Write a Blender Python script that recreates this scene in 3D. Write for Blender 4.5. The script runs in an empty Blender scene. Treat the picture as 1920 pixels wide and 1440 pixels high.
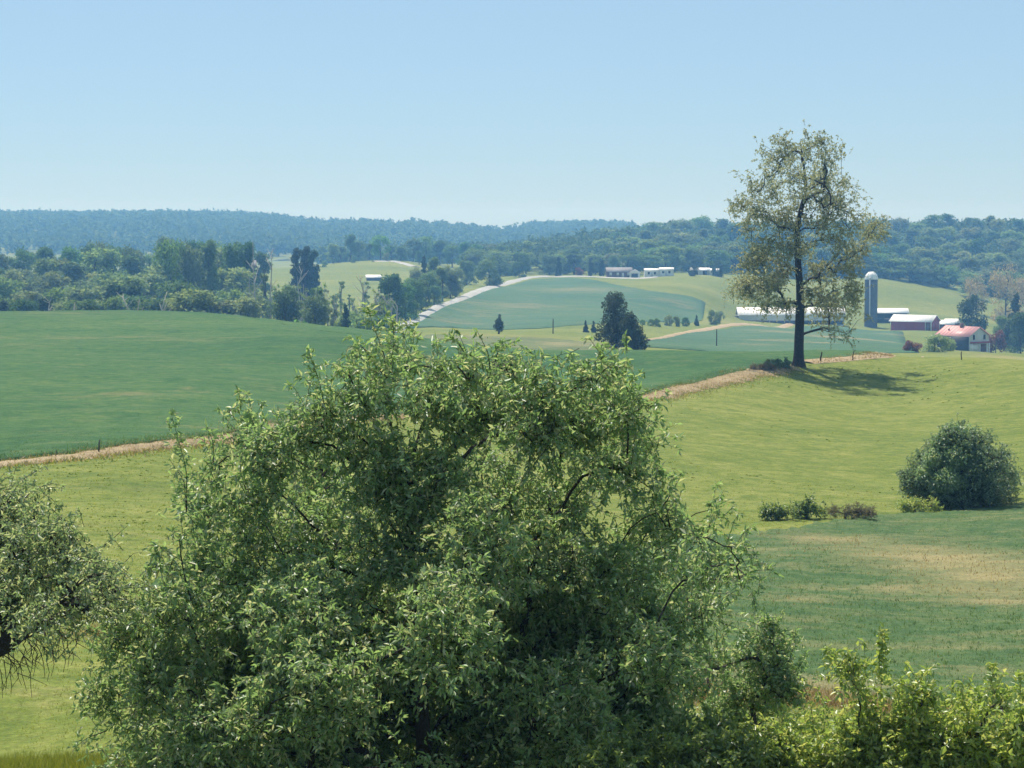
import bpy, math
import numpy as np
from mathutils import Vector

# ------------------------------------------------------------------ camera, sky, sun, exposure
SC = bpy.context.scene
COL = SC.collection
F, YH, CZ = 4107.0, 430.0, 6.0          # focal length in photo pixels, horizon row, camera height
PITCH = math.atan((720 - YH) / F)
cam_d = bpy.data.cameras.new('camera')
cam_d.sensor_width = 36.0
cam_d.lens = 36.0 * F / 1920.0
cam_d.clip_start = 0.5
cam_d.clip_end = 12000
cam = bpy.data.objects.new('camera', cam_d)
COL.objects.link(cam)
cam.location = (0, 0, CZ)
cam.rotation_euler = (math.pi / 2 - PITCH, 0, 0)
SC.camera = cam

SUN_EL, SUN_AZ = math.radians(60), math.radians(-23)      # ahead of the camera and to its left
world = bpy.data.worlds.new('World')
SC.world = world
world.use_nodes = True
wn = world.node_tree
bg = wn.nodes['Background']
sky = wn.nodes.new('ShaderNodeTexSky')
sky.sky_type = 'NISHITA'
sky.sun_disc = False
sky.sun_elevation = SUN_EL
sky.sun_rotation = SUN_AZ % (2 * math.pi)
sky.air_density = 1.2
sky.altitude = 3000
sky.dust_density = 3.0
sky.ozone_density = 9.0
veil = wn.nodes.new('ShaderNodeMix')          # even summer haze over the whole sky
veil.data_type = 'RGBA'
veil.inputs[0].default_value = 0.55
veil.inputs[7].default_value = (4.35, 6.25, 7.45, 1)
wn.links.new(sky.outputs[0], veil.inputs[6])
wn.links.new(veil.outputs[2], bg.inputs[0])
bg.inputs[1].default_value = 0.057

sd = bpy.data.lights.new('sun', 'SUN')
sd.energy = 3.45
sd.angle = math.radians(0.53)
sd.color = (1.0, 0.95, 0.86)
sun = bpy.data.objects.new('sun', sd)
COL.objects.link(sun)
SDIR = Vector((math.sin(SUN_AZ) * math.cos(SUN_EL), math.cos(SUN_AZ) * math.cos(SUN_EL), math.sin(SUN_EL)))
sun.rotation_euler = SDIR.to_track_quat('Z', 'Y').to_euler()
sun.location = (-60, 80, 150)

SC.view_settings.view_transform = 'Standard'
SC.view_settings.look = 'None'
SC.view_settings.exposure = 0.95
SC.view_settings.gamma = 1.0
SC.render.engine = 'CYCLES'
cy = SC.cycles
cy.max_bounces = 7
cy.diffuse_bounces = 5
cy.glossy_bounces = 2
cy.transmission_bounces = 5
cy.volume_bounces = 0
cy.transparent_max_bounces = 4
cy.caustics_reflective = False
cy.caustics_refractive = False
cy.use_denoising = True

# ------------------------------------------------------------------ helpers
RNG = np.random.default_rng(7)
CP, SP = math.cos(PITCH), math.sin(PITCH)


def pt(px, py, D):
    """point of the place seen at photo pixel (px, py), D metres ahead"""
    u = (px - 960) / F
    v = (720 - py) / F
    dy = CP + v * SP
    return np.array([u / dy * D, D, CZ + (-SP + v * CP) / dy * D])


def mesh(name, V, polys, mats, pmat=None, smooth=False):
    """polys: int array (n,3|4) or a list of such arrays"""
    V = np.asarray(V, np.float32)
    if isinstance(polys, np.ndarray):
        polys = [polys]
    polys = [np.asarray(p, np.int32) for p in polys if len(p)]
    me = bpy.data.meshes.new(name)
    me.vertices.add(len(V))
    me.vertices.foreach_set('co', V.ravel())
    loops = np.concatenate([p.ravel() for p in polys])
    tot = np.concatenate([np.full(len(p), p.shape[1], np.int32) for p in polys])
    start = np.concatenate([[0], np.cumsum(tot)[:-1]]).astype(np.int32)
    me.loops.add(len(loops))
    me.loops.foreach_set('vertex_index', loops)
    me.polygons.add(len(tot))
    me.polygons.foreach_set('loop_start', start)
    if smooth:
        me.polygons.foreach_set('use_smooth', np.ones(len(tot), bool))
    for m in (mats if isinstance(mats, (list, tuple)) else [mats]):
        me.materials.append(m)
    if pmat is not None:
        me.polygons.foreach_set('material_index', np.asarray(pmat, np.int32))
    me.update(calc_edges=True)
    return me


def link(name, me, parent=None, loc=None, **props):
    o = bpy.data.objects.new(name, me)
    COL.objects.link(o)
    if parent is not None:
        o.parent = parent
    if loc is not None:
        o.location = loc
    for k, v in props.items():
        if v is not None:
            o[k] = v
    return o


def thing(name, label, cat, loc, rz=0.0, group=None):
    o = link(name, None, None, tuple(float(c) for c in loc), label=label, category=cat, group=group)
    o.rotation_euler = (0, 0, rz)
    o.empty_display_size = 0.3
    return o


class MB:
    def __init__(s):
        s.v, s.q, s.t = [], [], []

    def add(s, V, q=(), t=()):
        n = len(s.v)
        s.v += [tuple(p) for p in V]
        s.q += [[i + n for i in f] for f in q]
        s.t += [[i + n for i in f] for f in t]
        return s

    def box(s, x0, x1, y0, y1, z0, z1):
        return s.add([(x0, y0, z0), (x1, y0, z0), (x1, y1, z0), (x0, y1, z0), (x0, y0, z1), (x1, y0, z1), (x1, y1, z1), (x0, y1, z1)],
                     [(0, 3, 2, 1), (4, 5, 6, 7), (0, 1, 5, 4), (1, 2, 6, 5), (2, 3, 7, 6), (3, 0, 4, 7)])

    def tube(s, pts, rad, n=8, cap=True):
        V, Q = sweep(np.asarray(pts, float), np.asarray(rad, float), n)
        k = len(s.v)
        s.v += [tuple(p) for p in V]
        s.q += [[i + k for i in f] for f in Q.tolist()]
        if cap:
            m = len(V) - n
            s.add([V[m:].mean(0)])
            c = len(s.v) - 1
            s.t += [[k + m + i, k + m + (i + 1) % n, c] for i in range(n)]
        return s

    def obj(s, name, mat, parent=None, smooth=False, **props):
        polys = []
        if s.q:
            polys.append(np.array(s.q))
        if s.t:
            polys.append(np.array(s.t))
        return link(name, mesh(name, s.v, polys, mat, smooth=smooth), parent, **props)


def sweep(P, R, n):
    m = len(P)
    T = np.gradient(P, axis=0)
    T /= np.linalg.norm(T, axis=1, keepdims=True) + 1e-9
    ref = np.array([1.0, 0.13, 0.07]) if abs(T[0][0]) < 0.8 else np.array([0.1, 1.0, 0.05])
    A = np.cross(T, ref)
    A /= np.linalg.norm(A, axis=1, keepdims=True) + 1e-9
    B = np.cross(T, A)
    ang = np.arange(n) / n * 2 * math.pi
    V = P[:, None, :] + R[:, None, None] * (np.cos(ang)[None, :, None] * A[:, None, :] + np.sin(ang)[None, :, None] * B[:, None, :])
    i = np.arange(m - 1)[:, None] * n
    j = np.arange(n)[None, :]
    j2 = (j + 1) % n
    Q = np.stack([i + j, i + j2, i + n + j2, i + n + j], -1).reshape(-1, 4)
    return V.reshape(-1, 3), Q


# ------------------------------------------------------------------ materials
def new_mat(name):
    m = bpy.data.materials.new(name)
    m.use_nodes = True
    nt = m.node_tree
    nt.nodes.clear()
    return m, nt, nt.nodes.new('ShaderNodeOutputMaterial')


def N(nt, kind, **kw):
    n = nt.nodes.new(kind)
    for k, v in kw.items():
        setattr(n, k, v)
    return n


def ramp(nt, fac, stops):
    r = nt.nodes.new('ShaderNodeValToRGB')
    while len(r.color_ramp.elements) < len(stops):
        r.color_ramp.elements.new(0.5)
    for e, (p, c) in zip(r.color_ramp.elements, stops):
        e.position = p
        e.color = (*c, 1) if len(c) == 3 else c
    nt.links.new(fac, r.inputs[0])
    return r.outputs[0]


def noise(nt, vec, scale, detail=4, rough=0.6, dist=0.0):
    n = N(nt, 'ShaderNodeTexNoise')
    n.inputs['Scale'].default_value = scale
    n.inputs['Detail'].default_value = detail
    n.inputs['Roughness'].default_value = rough
    n.inputs['Distortion'].default_value = dist
    nt.links.new(vec, n.inputs['Vector'])
    return n.outputs['Fac']


def mixc(nt, fac, a, b, mode='MIX'):
    m = N(nt, 'ShaderNodeMix', data_type='RGBA', blend_type=mode)
    for sock, val in ((m.inputs[0], fac), (m.inputs[6], a), (m.inputs[7], b)):
        if isinstance(val, (int, float)):
            sock.default_value = val
        elif isinstance(val, tuple):
            sock.default_value = (*val, 1)
        else:
            nt.links.new(val, sock)
    return m.outputs[2]


def math_n(nt, op, a, b=None, clamp=False):
    m = N(nt, 'ShaderNodeMath', operation=op, use_clamp=clamp)
    for sock, val in ((m.inputs[0], a), (m.inputs[1], b)):
        if val is None:
            continue
        if isinstance(val, (int, float)):
            sock.default_value = val
        else:
            nt.links.new(val, sock)
    return m.outputs[0]


def leaf_mat(name, c0, c1, c2, trans=0.4, tcol=None, gloss=0.25, rough=0.4, objvar=0.0, gain=1.75):
    c0, c1, c2 = [tuple(min(0.5, v * gain) for v in c) for c in (c0, c1, c2)]
    m, nt, out = new_mat(name)
    geo = N(nt, 'ShaderNodeNewGeometry')
    col = ramp(nt, geo.outputs['Random Per Island'], [(0.0, c0), (0.55, c1), (1.0, c2)])
    if objvar:
        oi = N(nt, 'ShaderNodeObjectInfo')
        hs = N(nt, 'ShaderNodeHueSaturation')
        hs.inputs['Hue'].default_value = 0.5
        v = math_n(nt, 'MULTIPLY_ADD', oi.outputs['Random'], 2 * objvar)
        v.node.inputs[2].default_value = 1.0 - objvar
        nt.links.new(v, hs.inputs['Value'])
        h = math_n(nt, 'MULTIPLY_ADD', math_n(nt, 'FRACT', math_n(nt, 'MULTIPLY', oi.outputs['Random'], 7.31)), 0.045)
        h.node.inputs[2].default_value = 0.488
        nt.links.new(h, hs.inputs['Hue'])
        s_ = math_n(nt, 'MULTIPLY_ADD', math_n(nt, 'FRACT', math_n(nt, 'MULTIPLY', oi.outputs['Random'], 13.7)), 0.5)
        s_.node.inputs[2].default_value = 0.7
        nt.links.new(s_, hs.inputs['Saturation'])
        nt.links.new(col, hs.inputs['Color'])
        col = hs.outputs[0]
    p = N(nt, 'ShaderNodeBsdfPrincipled')
    nt.links.new(col, p.inputs['Base Color'])
    p.inputs['Roughness'].default_value = rough
    p.inputs['Specular IOR Level'].default_value = gloss
    t = N(nt, 'ShaderNodeBsdfTranslucent')
    tc = mixc(nt, 1.0, col, tcol or (1.5, 1.45, 0.7), 'MULTIPLY')
    nt.links.new(tc, t.inputs['Color'])
    mx = N(nt, 'ShaderNodeMixShader')
    mx.inputs[0].default_value = trans
    nt.links.new(p.outputs[0], mx.inputs[1])
    nt.links.new(t.outputs[0], mx.inputs[2])
    nt.links.new(mx.outputs[0], out.inputs[0])
    return m


def plain(name, c, rough=0.7, var=0.15, scale=1.5, metal=0.0, spec=0.3, bump=0.0):
    m, nt, out = new_mat(name)
    geo = N(nt, 'ShaderNodeTexCoord')
    n = noise(nt, geo.outputs['Object'], scale, 5)
    lo = tuple(x * (1 - var) for x in c)
    hi = tuple(min(0.95, x * (1 + var)) for x in c)
    p = N(nt, 'ShaderNodeBsdfPrincipled')
    nt.links.new(ramp(nt, n, [(0.3, lo), (0.7, hi)]), p.inputs['Base Color'])
    p.inputs['Roughness'].default_value = rough
    p.inputs['Metallic'].default_value = metal
    p.inputs['Specular IOR Level'].default_value = spec
    if bump:
        b = N(nt, 'ShaderNodeBump')
        b.inputs['Strength'].default_value = bump
        b.inputs['Distance'].default_value = 0.05
        nt.links.new(noise(nt, geo.outputs['Object'], scale * 6, 6), b.inputs['Height'])
        nt.links.new(b.outputs[0], p.inputs['Normal'])
    nt.links.new(p.outputs[0], out.inputs[0])
    return m


def crop_mat(name, dark, mid, light, dry, fine=1.2, big=0.03, rowang=None, drybias=0.0, bump=0.6, streak=False):
    """fields: broad patches, fine tuft grain and an optional 'dry' point attribute"""
    m, nt, out = new_mat(name)
    geo = N(nt, 'ShaderNodeNewGeometry')
    pos = geo.outputs['Position']
    mp = N(nt, 'ShaderNodeMapping')
    mp.inputs['Scale'].default_value = (0.45, 1.0, 0.0)
    nt.links.new(pos, mp.inputs['Vector'])
    nb = noise(nt, mp.outputs[0], big, 5, 0.62, 0.6)
    mq = N(nt, 'ShaderNodeMapping')
    mq.inputs['Scale'].default_value = (0.75 if streak else 0.45, 1.0, 0.0)
    mq.inputs['Rotation'].default_value = (0, 0, 0.09)
    nt.links.new(pos, mq.inputs['Vector'])
    nm = noise(nt, mq.outputs[0], big * (17 if streak else 9), 5, 0.66, 0.5)
    nf = noise(nt, pos, fine, 6, 0.72)
    nff = noise(nt, pos, fine * 5.5, 4, 0.7)
    a = math_n(nt, 'MULTIPLY_ADD', nb, 0.8)
    a.node.inputs[2].default_value = -0.24
    b = math_n(nt, 'MULTIPLY_ADD', nm, 0.85)
    nt.links.new(a, b.node.inputs[2])
    c = math_n(nt, 'MULTIPLY_ADD', nf, 1.1)
    nt.links.new(b, c.node.inputs[2])
    c = math_n(nt, 'SUBTRACT', c, 0.63)
    col = ramp(nt, c, [(0.22, dark), (0.5, mid), (0.78, light)])
    fr = ramp(nt, nff, [(0.3, (0.72, 0.72, 0.72)), (0.72, (1.3, 1.3, 1.25))])
    col = mixc(nt, 1.0, col, fr, 'MULTIPLY')
    at = N(nt, 'ShaderNodeAttribute', attribute_name='dry')
    df = math_n(nt, 'MULTIPLY_ADD', noise(nt, mp.outputs[0], big * 16, 6, 0.75, 0.5), 2.2)
    df.node.inputs[2].default_value = -1.33 + drybias
    df = math_n(nt, 'ADD', df, math_n(nt, 'MULTIPLY', nf, 0.35))
    df = math_n(nt, 'ADD', df, at.outputs['Fac'], clamp=True)
    df = math_n(nt, 'MULTIPLY', df, 0.85)
    dcol = mixc(nt, 1.0, dry, fr, 'MULTIPLY')
    col = mixc(nt, df, col, dcol)
    p = N(nt, 'ShaderNodeBsdfPrincipled')
    nt.links.new(col, p.inputs['Base Color'])
    p.inputs['Roughness'].default_value = 0.85
    p.inputs['Specular IOR Level'].default_value = 0.08
    bp = N(nt, 'ShaderNodeBump')
    bp.inputs['Strength'].default_value = bump
    bp.inputs['Distance'].default_value = 0.25
    nt.links.new(nf, bp.inputs['Height'])
    nt.links.new(bp.outputs[0], p.inputs['Normal'])
    nt.links.new(p.outputs[0], out.inputs[0])
    return m


M = {}
M['ground'] = crop_mat('pasture grass', (0.078, 0.118, 0.022), (0.140, 0.172, 0.033), (0.225, 0.230, 0.062), (0.28, 0.23, 0.11), fine=1.6, drybias=-0.06, streak=True)
M['wheat'] = crop_mat('green wheat', (0.023, 0.076, 0.027), (0.046, 0.108, 0.034), (0.088, 0.142, 0.047), (0.24, 0.20, 0.10), fine=1.5, drybias=-0.03, streak=True)
M['nwheat'] = crop_mat('thin green wheat', (0.040, 0.085, 0.032), (0.066, 0.118, 0.042), (0.115, 0.148, 0.056), (0.30, 0.245, 0.12), fine=2.2, drybias=0.06, streak=True)
M['crop'] = crop_mat('blue green crop', (0.040, 0.090, 0.050), (0.058, 0.120, 0.062), (0.09, 0.145, 0.07), (0.25, 0.21, 0.115), fine=0.8, big=0.012, drybias=-0.02)
M['stubble'] = crop_mat('stubble', (0.07, 0.10, 0.045), (0.10, 0.135, 0.055), (0.16, 0.165, 0.075), (0.30, 0.24, 0.13), fine=0.9, big=0.02, drybias=0.05)
M['straw'] = crop_mat('dry straw verge', (0.20, 0.145, 0.085), (0.30, 0.22, 0.13), (0.42, 0.33, 0.20), (0.45, 0.36, 0.24), fine=3.0, big=0.15, drybias=0.1)
M['gravel'] = crop_mat('pale gravel', (0.27, 0.27, 0.265), (0.34, 0.34, 0.33), (0.42, 0.42, 0.40), (0.45, 0.43, 0.38), fine=2.0, big=0.1)
M['bark'] = plain('dark bark', (0.040, 0.032, 0.026), 0.9, 0.5, 6, bump=0.8)
M['bark_pale'] = plain('pale dead wood', (0.38, 0.35, 0.30), 0.9, 0.3, 3)
M['bark_grey'] = plain('grey bark', (0.075, 0.065, 0.055), 0.9, 0.45, 4, bump=0.9)
M['apple'] = leaf_mat('orchard leaf', (0.130, 0.215, 0.090), (0.230, 0.340, 0.145), (0.42, 0.50, 0.27), 0.52, (1.25, 1.22, 0.8), gloss=1.0, rough=0.44, gain=1.22)
M['apple2'] = leaf_mat('dull orchard leaf', (0.140, 0.205, 0.105), (0.240, 0.315, 0.155), (0.40, 0.45, 0.27), 0.52, (1.25, 1.22, 0.8), gloss=1.0, rough=0.44, gain=1.25)
M['shrub'] = leaf_mat('bright shrub leaf', (0.170, 0.250, 0.070), (0.270, 0.350, 0.105), (0.40, 0.46, 0.17), 0.48, (1.3, 1.25, 0.7), gloss=0.7, rough=0.38, gain=1.25)
M['shrub_dark'] = leaf_mat('shrub leaf', (0.130, 0.200, 0.065), (0.210, 0.290, 0.100), (0.32, 0.38, 0.15), 0.46, (1.3, 1.25, 0.7), gloss=0.6, rough=0.38, gain=1.0)
M['lone'] = leaf_mat('young olive leaf', (0.24, 0.265, 0.150), (0.34, 0.36, 0.205), (0.46, 0.46, 0.28), 0.46, (1.2, 1.15, 0.85), gloss=0.5, gain=1.08)
M['willow'] = leaf_mat('dark hedge leaf', (0.090, 0.140, 0.080), (0.135, 0.200, 0.110), (0.21, 0.27, 0.15), 0.42, (1.2, 1.2, 0.8), gloss=0.8, rough=0.45, gain=1.4)
M['vine'] = leaf_mat('vine leaf', (0.125, 0.200, 0.095), (0.200, 0.280, 0.140), (0.33, 0.39, 0.22), 0.42, (1.2, 1.2, 0.8), gloss=0.6, gain=1.4)
M['cedar'] = leaf_mat('cedar needles', (0.040, 0.066, 0.042), (0.060, 0.092, 0.055), (0.10, 0.125, 0.07), 0.2, objvar=0.1, gloss=0.04, rough=0.75, gain=1.0)
M['wood1'] = leaf_mat('wood leaf', (0.085, 0.140, 0.055), (0.125, 0.190, 0.075), (0.18, 0.24, 0.10), 0.4, (1.2, 1.2, 0.75), objvar=0.28, gloss=0.04, rough=0.75, gain=1.4)
M['wood2'] = leaf_mat('light wood leaf', (0.140, 0.195, 0.090), (0.195, 0.245, 0.115), (0.25, 0.30, 0.15), 0.42, (1.2, 1.2, 0.75), objvar=0.2, gloss=0.04, rough=0.75, gain=1.2)
M['wood3'] = leaf_mat('dark wood leaf', (0.060, 0.105, 0.045), (0.090, 0.145, 0.060), (0.13, 0.185, 0.08), 0.36, (1.2, 1.2, 0.75), objvar=0.25, gloss=0.04, rough=0.75, gain=1.45)
M['far'] = leaf_mat('far wood leaf', (0.055, 0.100, 0.040), (0.090, 0.145, 0.055), (0.14, 0.19, 0.075), 0.4, (1.2, 1.2, 0.75), gloss=0.04, rough=0.75, gain=0.95)
M['bud'] = leaf_mat('pale budding twigs', (0.16, 0.13, 0.085), (0.22, 0.18, 0.11), (0.27, 0.23, 0.14), 0.3)
M['purple'] = leaf_mat('purple leaf', (0.075, 0.028, 0.03), (0.11, 0.042, 0.045), (0.15, 0.07, 0.06), 0.3)
M['grassblade'] = leaf_mat('grass blade', (0.120, 0.155, 0.030), (0.180, 0.210, 0.045), (0.27, 0.26, 0.085), 0.5, gloss=0.1, gain=1.0)
M['wheatblade'] = leaf_mat('wheat blade', (0.055, 0.115, 0.042), (0.080, 0.148, 0.055), (0.14, 0.18, 0.075), 0.5, gloss=0.1, gain=1.0)
M['strawblade'] = leaf_mat('straw blade', (0.22, 0.155, 0.085), (0.34, 0.25, 0.14), (0.50, 0.42, 0.26), 0.3, gloss=0.1, gain=1.0)
M['weed'] = leaf_mat('meadow weed', (0.07, 0.12, 0.03), (0.12, 0.17, 0.04), (0.26, 0.26, 0.08), 0.5, gloss=0.1, gain=1.0)
M['drybrush'] = leaf_mat('grey dry brush', (0.10, 0.085, 0.07), (0.15, 0.13, 0.105), (0.2, 0.18, 0.14), 0.2, gloss=0.1)
M['white_metal'] = plain('white sheet roof', (0.78, 0.78, 0.77), 0.45, 0.06, 0.3, spec=0.4)
M['red_metal'] = plain('faded red roof', (0.62, 0.30, 0.28), 0.5, 0.05, 0.25, spec=0.4)
M['red_wall'] = plain('barn red boards', (0.32, 0.028, 0.035), 0.75, 0.2, 1.2)
M['white_wall'] = plain('white siding', (0.76, 0.76, 0.74), 0.7, 0.05, 0.8)
M['grey_wall'] = plain('grey siding', (0.55, 0.56, 0.57), 0.7, 0.06, 0.8)
M['brick'] = plain('brown brick', (0.16, 0.085, 0.065), 0.85, 0.2, 2)
M['dark'] = plain('dark opening', (0.03, 0.032, 0.035), 0.5, 0.2, 2)  # openings and dark parts; on the farm house it paints wall shade
M['concrete'] = plain('weathered silo concrete', (0.085, 0.09, 0.10), 0.9, 0.25, 0.5)
M['steel'] = plain('galvanised steel', (0.5, 0.52, 0.54), 0.4, 0.1, 0.5, metal=0.5)
M['post'] = plain('weathered post', (0.07, 0.058, 0.048), 0.9, 0.4, 4)
M['greyroof'] = plain('grey shingle roof', (0.20, 0.19, 0.19), 0.8, 0.15, 1.0)

# ------------------------------------------------------------------ terrain: thin plate surface through surveyed points
SURVEY = [  # photo column, photo row, metres ahead
    (0, 1440, 29.5), (0, 1400, 32), (0, 1220, 40), (300, 1170, 43), (340, 1090, 52), (100, 1090, 52), (200, 985, 66), (0, 985, 66),
    (0, 875, 88), (390, 830, 100), (600, 795, 118), (900, 770, 135), (1200, 750, 150), (1300, 725, 162), (1400, 700, 176), (1480, 687, 185),
    (1560, 677, 190), (1640, 672, 193), (1800, 673, 195), (1920, 678, 194), (2250, 690, 190), (-350, 910, 84), (-350, 700, 150), (-350, 590, 258),
    (1300, 850, 115), (1300, 950, 92), (1600, 800, 142), (1600, 880, 113), (1900, 780, 147), (1900, 860, 117), (1560, 718, 178), (1700, 712, 181), (1450, 985, 84), (1650, 965, 89), (1920, 945, 93), (2250, 940, 93),
    (1000, 1000, 78), (700, 950, 80), (700, 850, 102), (1500, 1100, 66), (1900, 1100, 67), (1500, 1250, 52), (1900, 1250, 52.5), (1900, 1340, 46),
    (1500, 1320, 46), (1200, 1200, 52), (900, 1250, 46), (0, 700, 150), (0, 640, 205), (0, 586, 262), (350, 587, 258), (350, 700, 150), (350, 640, 205),
    (500, 600, 250), (640, 617, 240), (740, 628, 234), (900, 690, 185), (1140, 700, 180), (1140, 660, 205), (1300, 660, 205), (1480, 664, 203),
    (1700, 670, 203), (850, 645, 222), (930, 655, 212),
    (1000, 650, 310), (1000, 630, 390), (1100, 645, 330), (935, 627, 430), (800, 625, 420), (850, 634, 340), (1180, 655, 300), (1300, 650, 400),
    (1300, 625, 560), (1500, 640, 480), (1500, 620, 640), (1700, 647, 520), (1720, 622, 740), (1820, 660, 600), (1900, 664, 430),
    (1480, 606, 800), (1632, 612, 820), (1715, 618, 800), (1300, 605, 700),
    (760, 612, 520), (850, 600, 600), (950, 620, 500), (950, 570, 680), (1000, 540, 800), (1000, 521, 900), (1100, 520, 900), (1200, 525, 900),
    (1350, 530, 880), (1250, 560, 750), (1150, 600, 600), (1335, 577, 750), (1385, 603.5, 785), (1430, 605, 790), (1560, 607, 800), (1320, 600, 690), (1235, 518, 930), (820, 577, 620), (900, 543, 760),
    (1640, 530, 960), (1640, 580, 870), (1800, 562, 950), (1790, 590, 880), (1900, 600, 900), (1500, 540, 930), (1500, 580, 860),
    (620, 545, 830), (700, 525, 930), (690, 490, 1080), (600, 500, 1050), (750, 490, 1080), (850, 510, 1050)]
HEIGHTS = [  # photo column, metres ahead, height relative to the camera
    (960, -25, -5.4), (-3000, -20, -5.4), (5000, -20, -5.4), (960, 4, -5.9), (-1500, 8, -6.0), (3400, 8, -6.2), (790, 26, -7.4), (300, 20, -6.9),
    (1800, 22, -7.5), (1500, 26, -7.8), (2200, 30, -8.6), (-300, 30, -7.2),
    (0, 330, -14.3), (350, 330, -14.6), (640, 300, -15.5), (-350, 330, -14.3), (1140, 255, -15.2), (1300, 260, -15.6), (1480, 260, -15.8), (1700, 260, -16.6), (1920, 255, -17.0),
    (850, 275, -15.6), (2250, 260, -17), (2250, 600, -34), (2250, 900, -36),
    (0, 450, -25), (300, 450, -25), (600, 420, -24), (0, 650, -24), (300, 650, -23.5), (600, 680, -23.5), (720, 700, -23), (-350, 450, -25), (-350, 650, -24),
    (0, 1000, -22), (300, 1000, -21), (0, 1600, -28), (300, 1600, -28), (700, 1600, -28), (1050, 1700, -27), (-350, 1000, -22), (-350, 1600, -28),
    (1100, 1000, -20.5), (1300, 1100, -18.5), (1300, 1400, -8), (1700, 1120, -20), (1700, 1400, -7), (1900, 1120, -22), (1900, 1400, -7), (1100, 1300, -14),
    (1500, 1100, -20), (1500, 1400, -9), (1500, 1850, -24), (1900, 1850, -24), (2300, 1400, -7), (2300, 1850, -24),
    (-350, 2600, 6), (0, 2600, 6), (250, 2600, 6), (480, 2600, 4), (600, 2400, -5), (800, 2300, -8), (960, 2300, -15), (1050, 2500, -7), (1150, 2500, -7), (1400, 2500, -12), (1800, 2500, -12), (2300, 2500, -12),
    (-800, 4900, -20), (300, 4900, -20), (960, 4900, -25), (1600, 4900, -20), (2700, 4900, -20), (300, 3500, -15), (1500, 3500, -18), (960, 3500, -20)]


def tcoord(x, y):
    return np.stack([np.arctan2(x, y + 40.0) * 4.2, np.log(y + 40.0)], -1)


_ctl = [pt(*c) for c in SURVEY] + [np.array([(c[0] - 960) / F * max(c[1], 6), c[1], CZ + c[2]]) for c in HEIGHTS]
_ctl = np.array(_ctl)
_K = tcoord(_ctl[:, 0], _ctl[:, 1])


def _phi(d2):
    return 0.5 * d2 * np.log(d2 + 1e-12)


_n = len(_K)
_A = np.zeros((_n + 3, _n + 3))
_A[:_n, :_n] = _phi(((_K[:, None] - _K[None]) ** 2).sum(-1)) + np.eye(_n) * 2e-4
_A[:_n, _n] = 1
_A[:_n, _n + 1:] = _K
_A[_n:, :_n] = _A[:_n, _n:].T
_W = np.linalg.solve(_A, np.concatenate([_ctl[:, 2], [0, 0, 0]]))


def gz(x, y):
    x = np.atleast_1d(np.asarray(x, float))
    y = np.atleast_1d(np.asarray(y, float))
    sh = x.shape
    x, y = x.ravel(), y.ravel()
    out = np.empty(len(x))
    for i in range(0, len(x), 20000):
        k = tcoord(x[i:i + 20000], y[i:i + 20000])
        d2 = ((k[:, None] - _K[None]) ** 2).sum(-1)
        out[i:i + 20000] = _phi(d2) @ _W[:_n] + _W[_n] + k @ _W[_n + 1:]
    out += 0.05 * np.sin(x * 0.31 + 1.3 * np.sin(y * 0.11)) + 0.05 * np.sin(y * 0.43 + x * 0.17) + 0.03 * np.sin(x * 0.83 - y * 0.61)
    return out.reshape(sh)


def g1(x, y):
    return float(gz([x], [y])[0])


_DS = np.exp(np.linspace(math.log(18), math.log(3500), 700))


def hit(px, py):
    """where the ground is met in that direction"""
    u = (px - 960) / F
    v = (720 - py) / F
    dy = CP + v * SP
    x = u / dy * _DS
    z = CZ + (-SP + v * CP) / dy * _DS
    f = gz(x, _DS) - z
    k = np.nonzero(f > 0)[0]
    if not len(k):
        k = [int(np.argmax(f))]
    k = k[0]
    if k == 0:
        return np.array([x[0], _DS[0]])
    t = f[k - 1] / (f[k - 1] - f[k]) if f[k] != f[k - 1] else 0
    t = min(max(t, 0), 1)
    return np.array([x[k - 1] + (x[k] - x[k - 1]) * t, _DS[k - 1] + (_DS[k] - _DS[k - 1]) * t])


def gp(px, D):
    """ground point in the direction of a photo column, D metres ahead"""
    x = (px - 960) / F * D
    return np.array([x, D, g1(x, D)])


def spot(p):
    if len(p) == 3:
        return np.array([(p[0] - 960) / F * p[2], p[2]])
    return hit(*p)


def resample(P, n, smooth=2):
    P = np.asarray(P, float)
    s = np.concatenate([[0], np.cumsum(np.linalg.norm(np.diff(P, axis=0), axis=1))])
    t = np.linspace(0, s[-1], n)
    Q = np.stack([np.interp(t, s, P[:, i]) for i in range(P.shape[1])], -1)
    for _ in range(smooth * max(1, n // 30)):
        Q[1:-1] = (Q[:-2] + 2 * Q[1:-1] + Q[2:]) / 4
    return Q


def struct(name, me, label, cat, **kw):
    return link(name, me, None, kind='structure', label=label, category=cat, **kw)


def set_attr(me, name, val):
    a = me.attributes.new(name, 'FLOAT', 'POINT')
    a.data.foreach_set('value', np.asarray(val, np.float32))


POLYS = []


def blobs(V, lst):
    """dry patches: (photo column, row, half width px, half height px, amount)"""
    out = np.zeros(len(V))
    dy = V[:, 1]
    px = 960 + V[:, 0] / dy * F * CP
    for a, b, rw, rh, amt in lst:
        c = hit(a, b)
        e = hit(a, b - rh)
        ry = max(abs(e[1] - c[1]), 1.0)
        rx = rw / F * c[1]
        d = ((V[:, 0] - c[0]) / rx) ** 2 + ((V[:, 1] - c[1]) / ry) ** 2
        out += amt * np.exp(-d)
    return out


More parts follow.
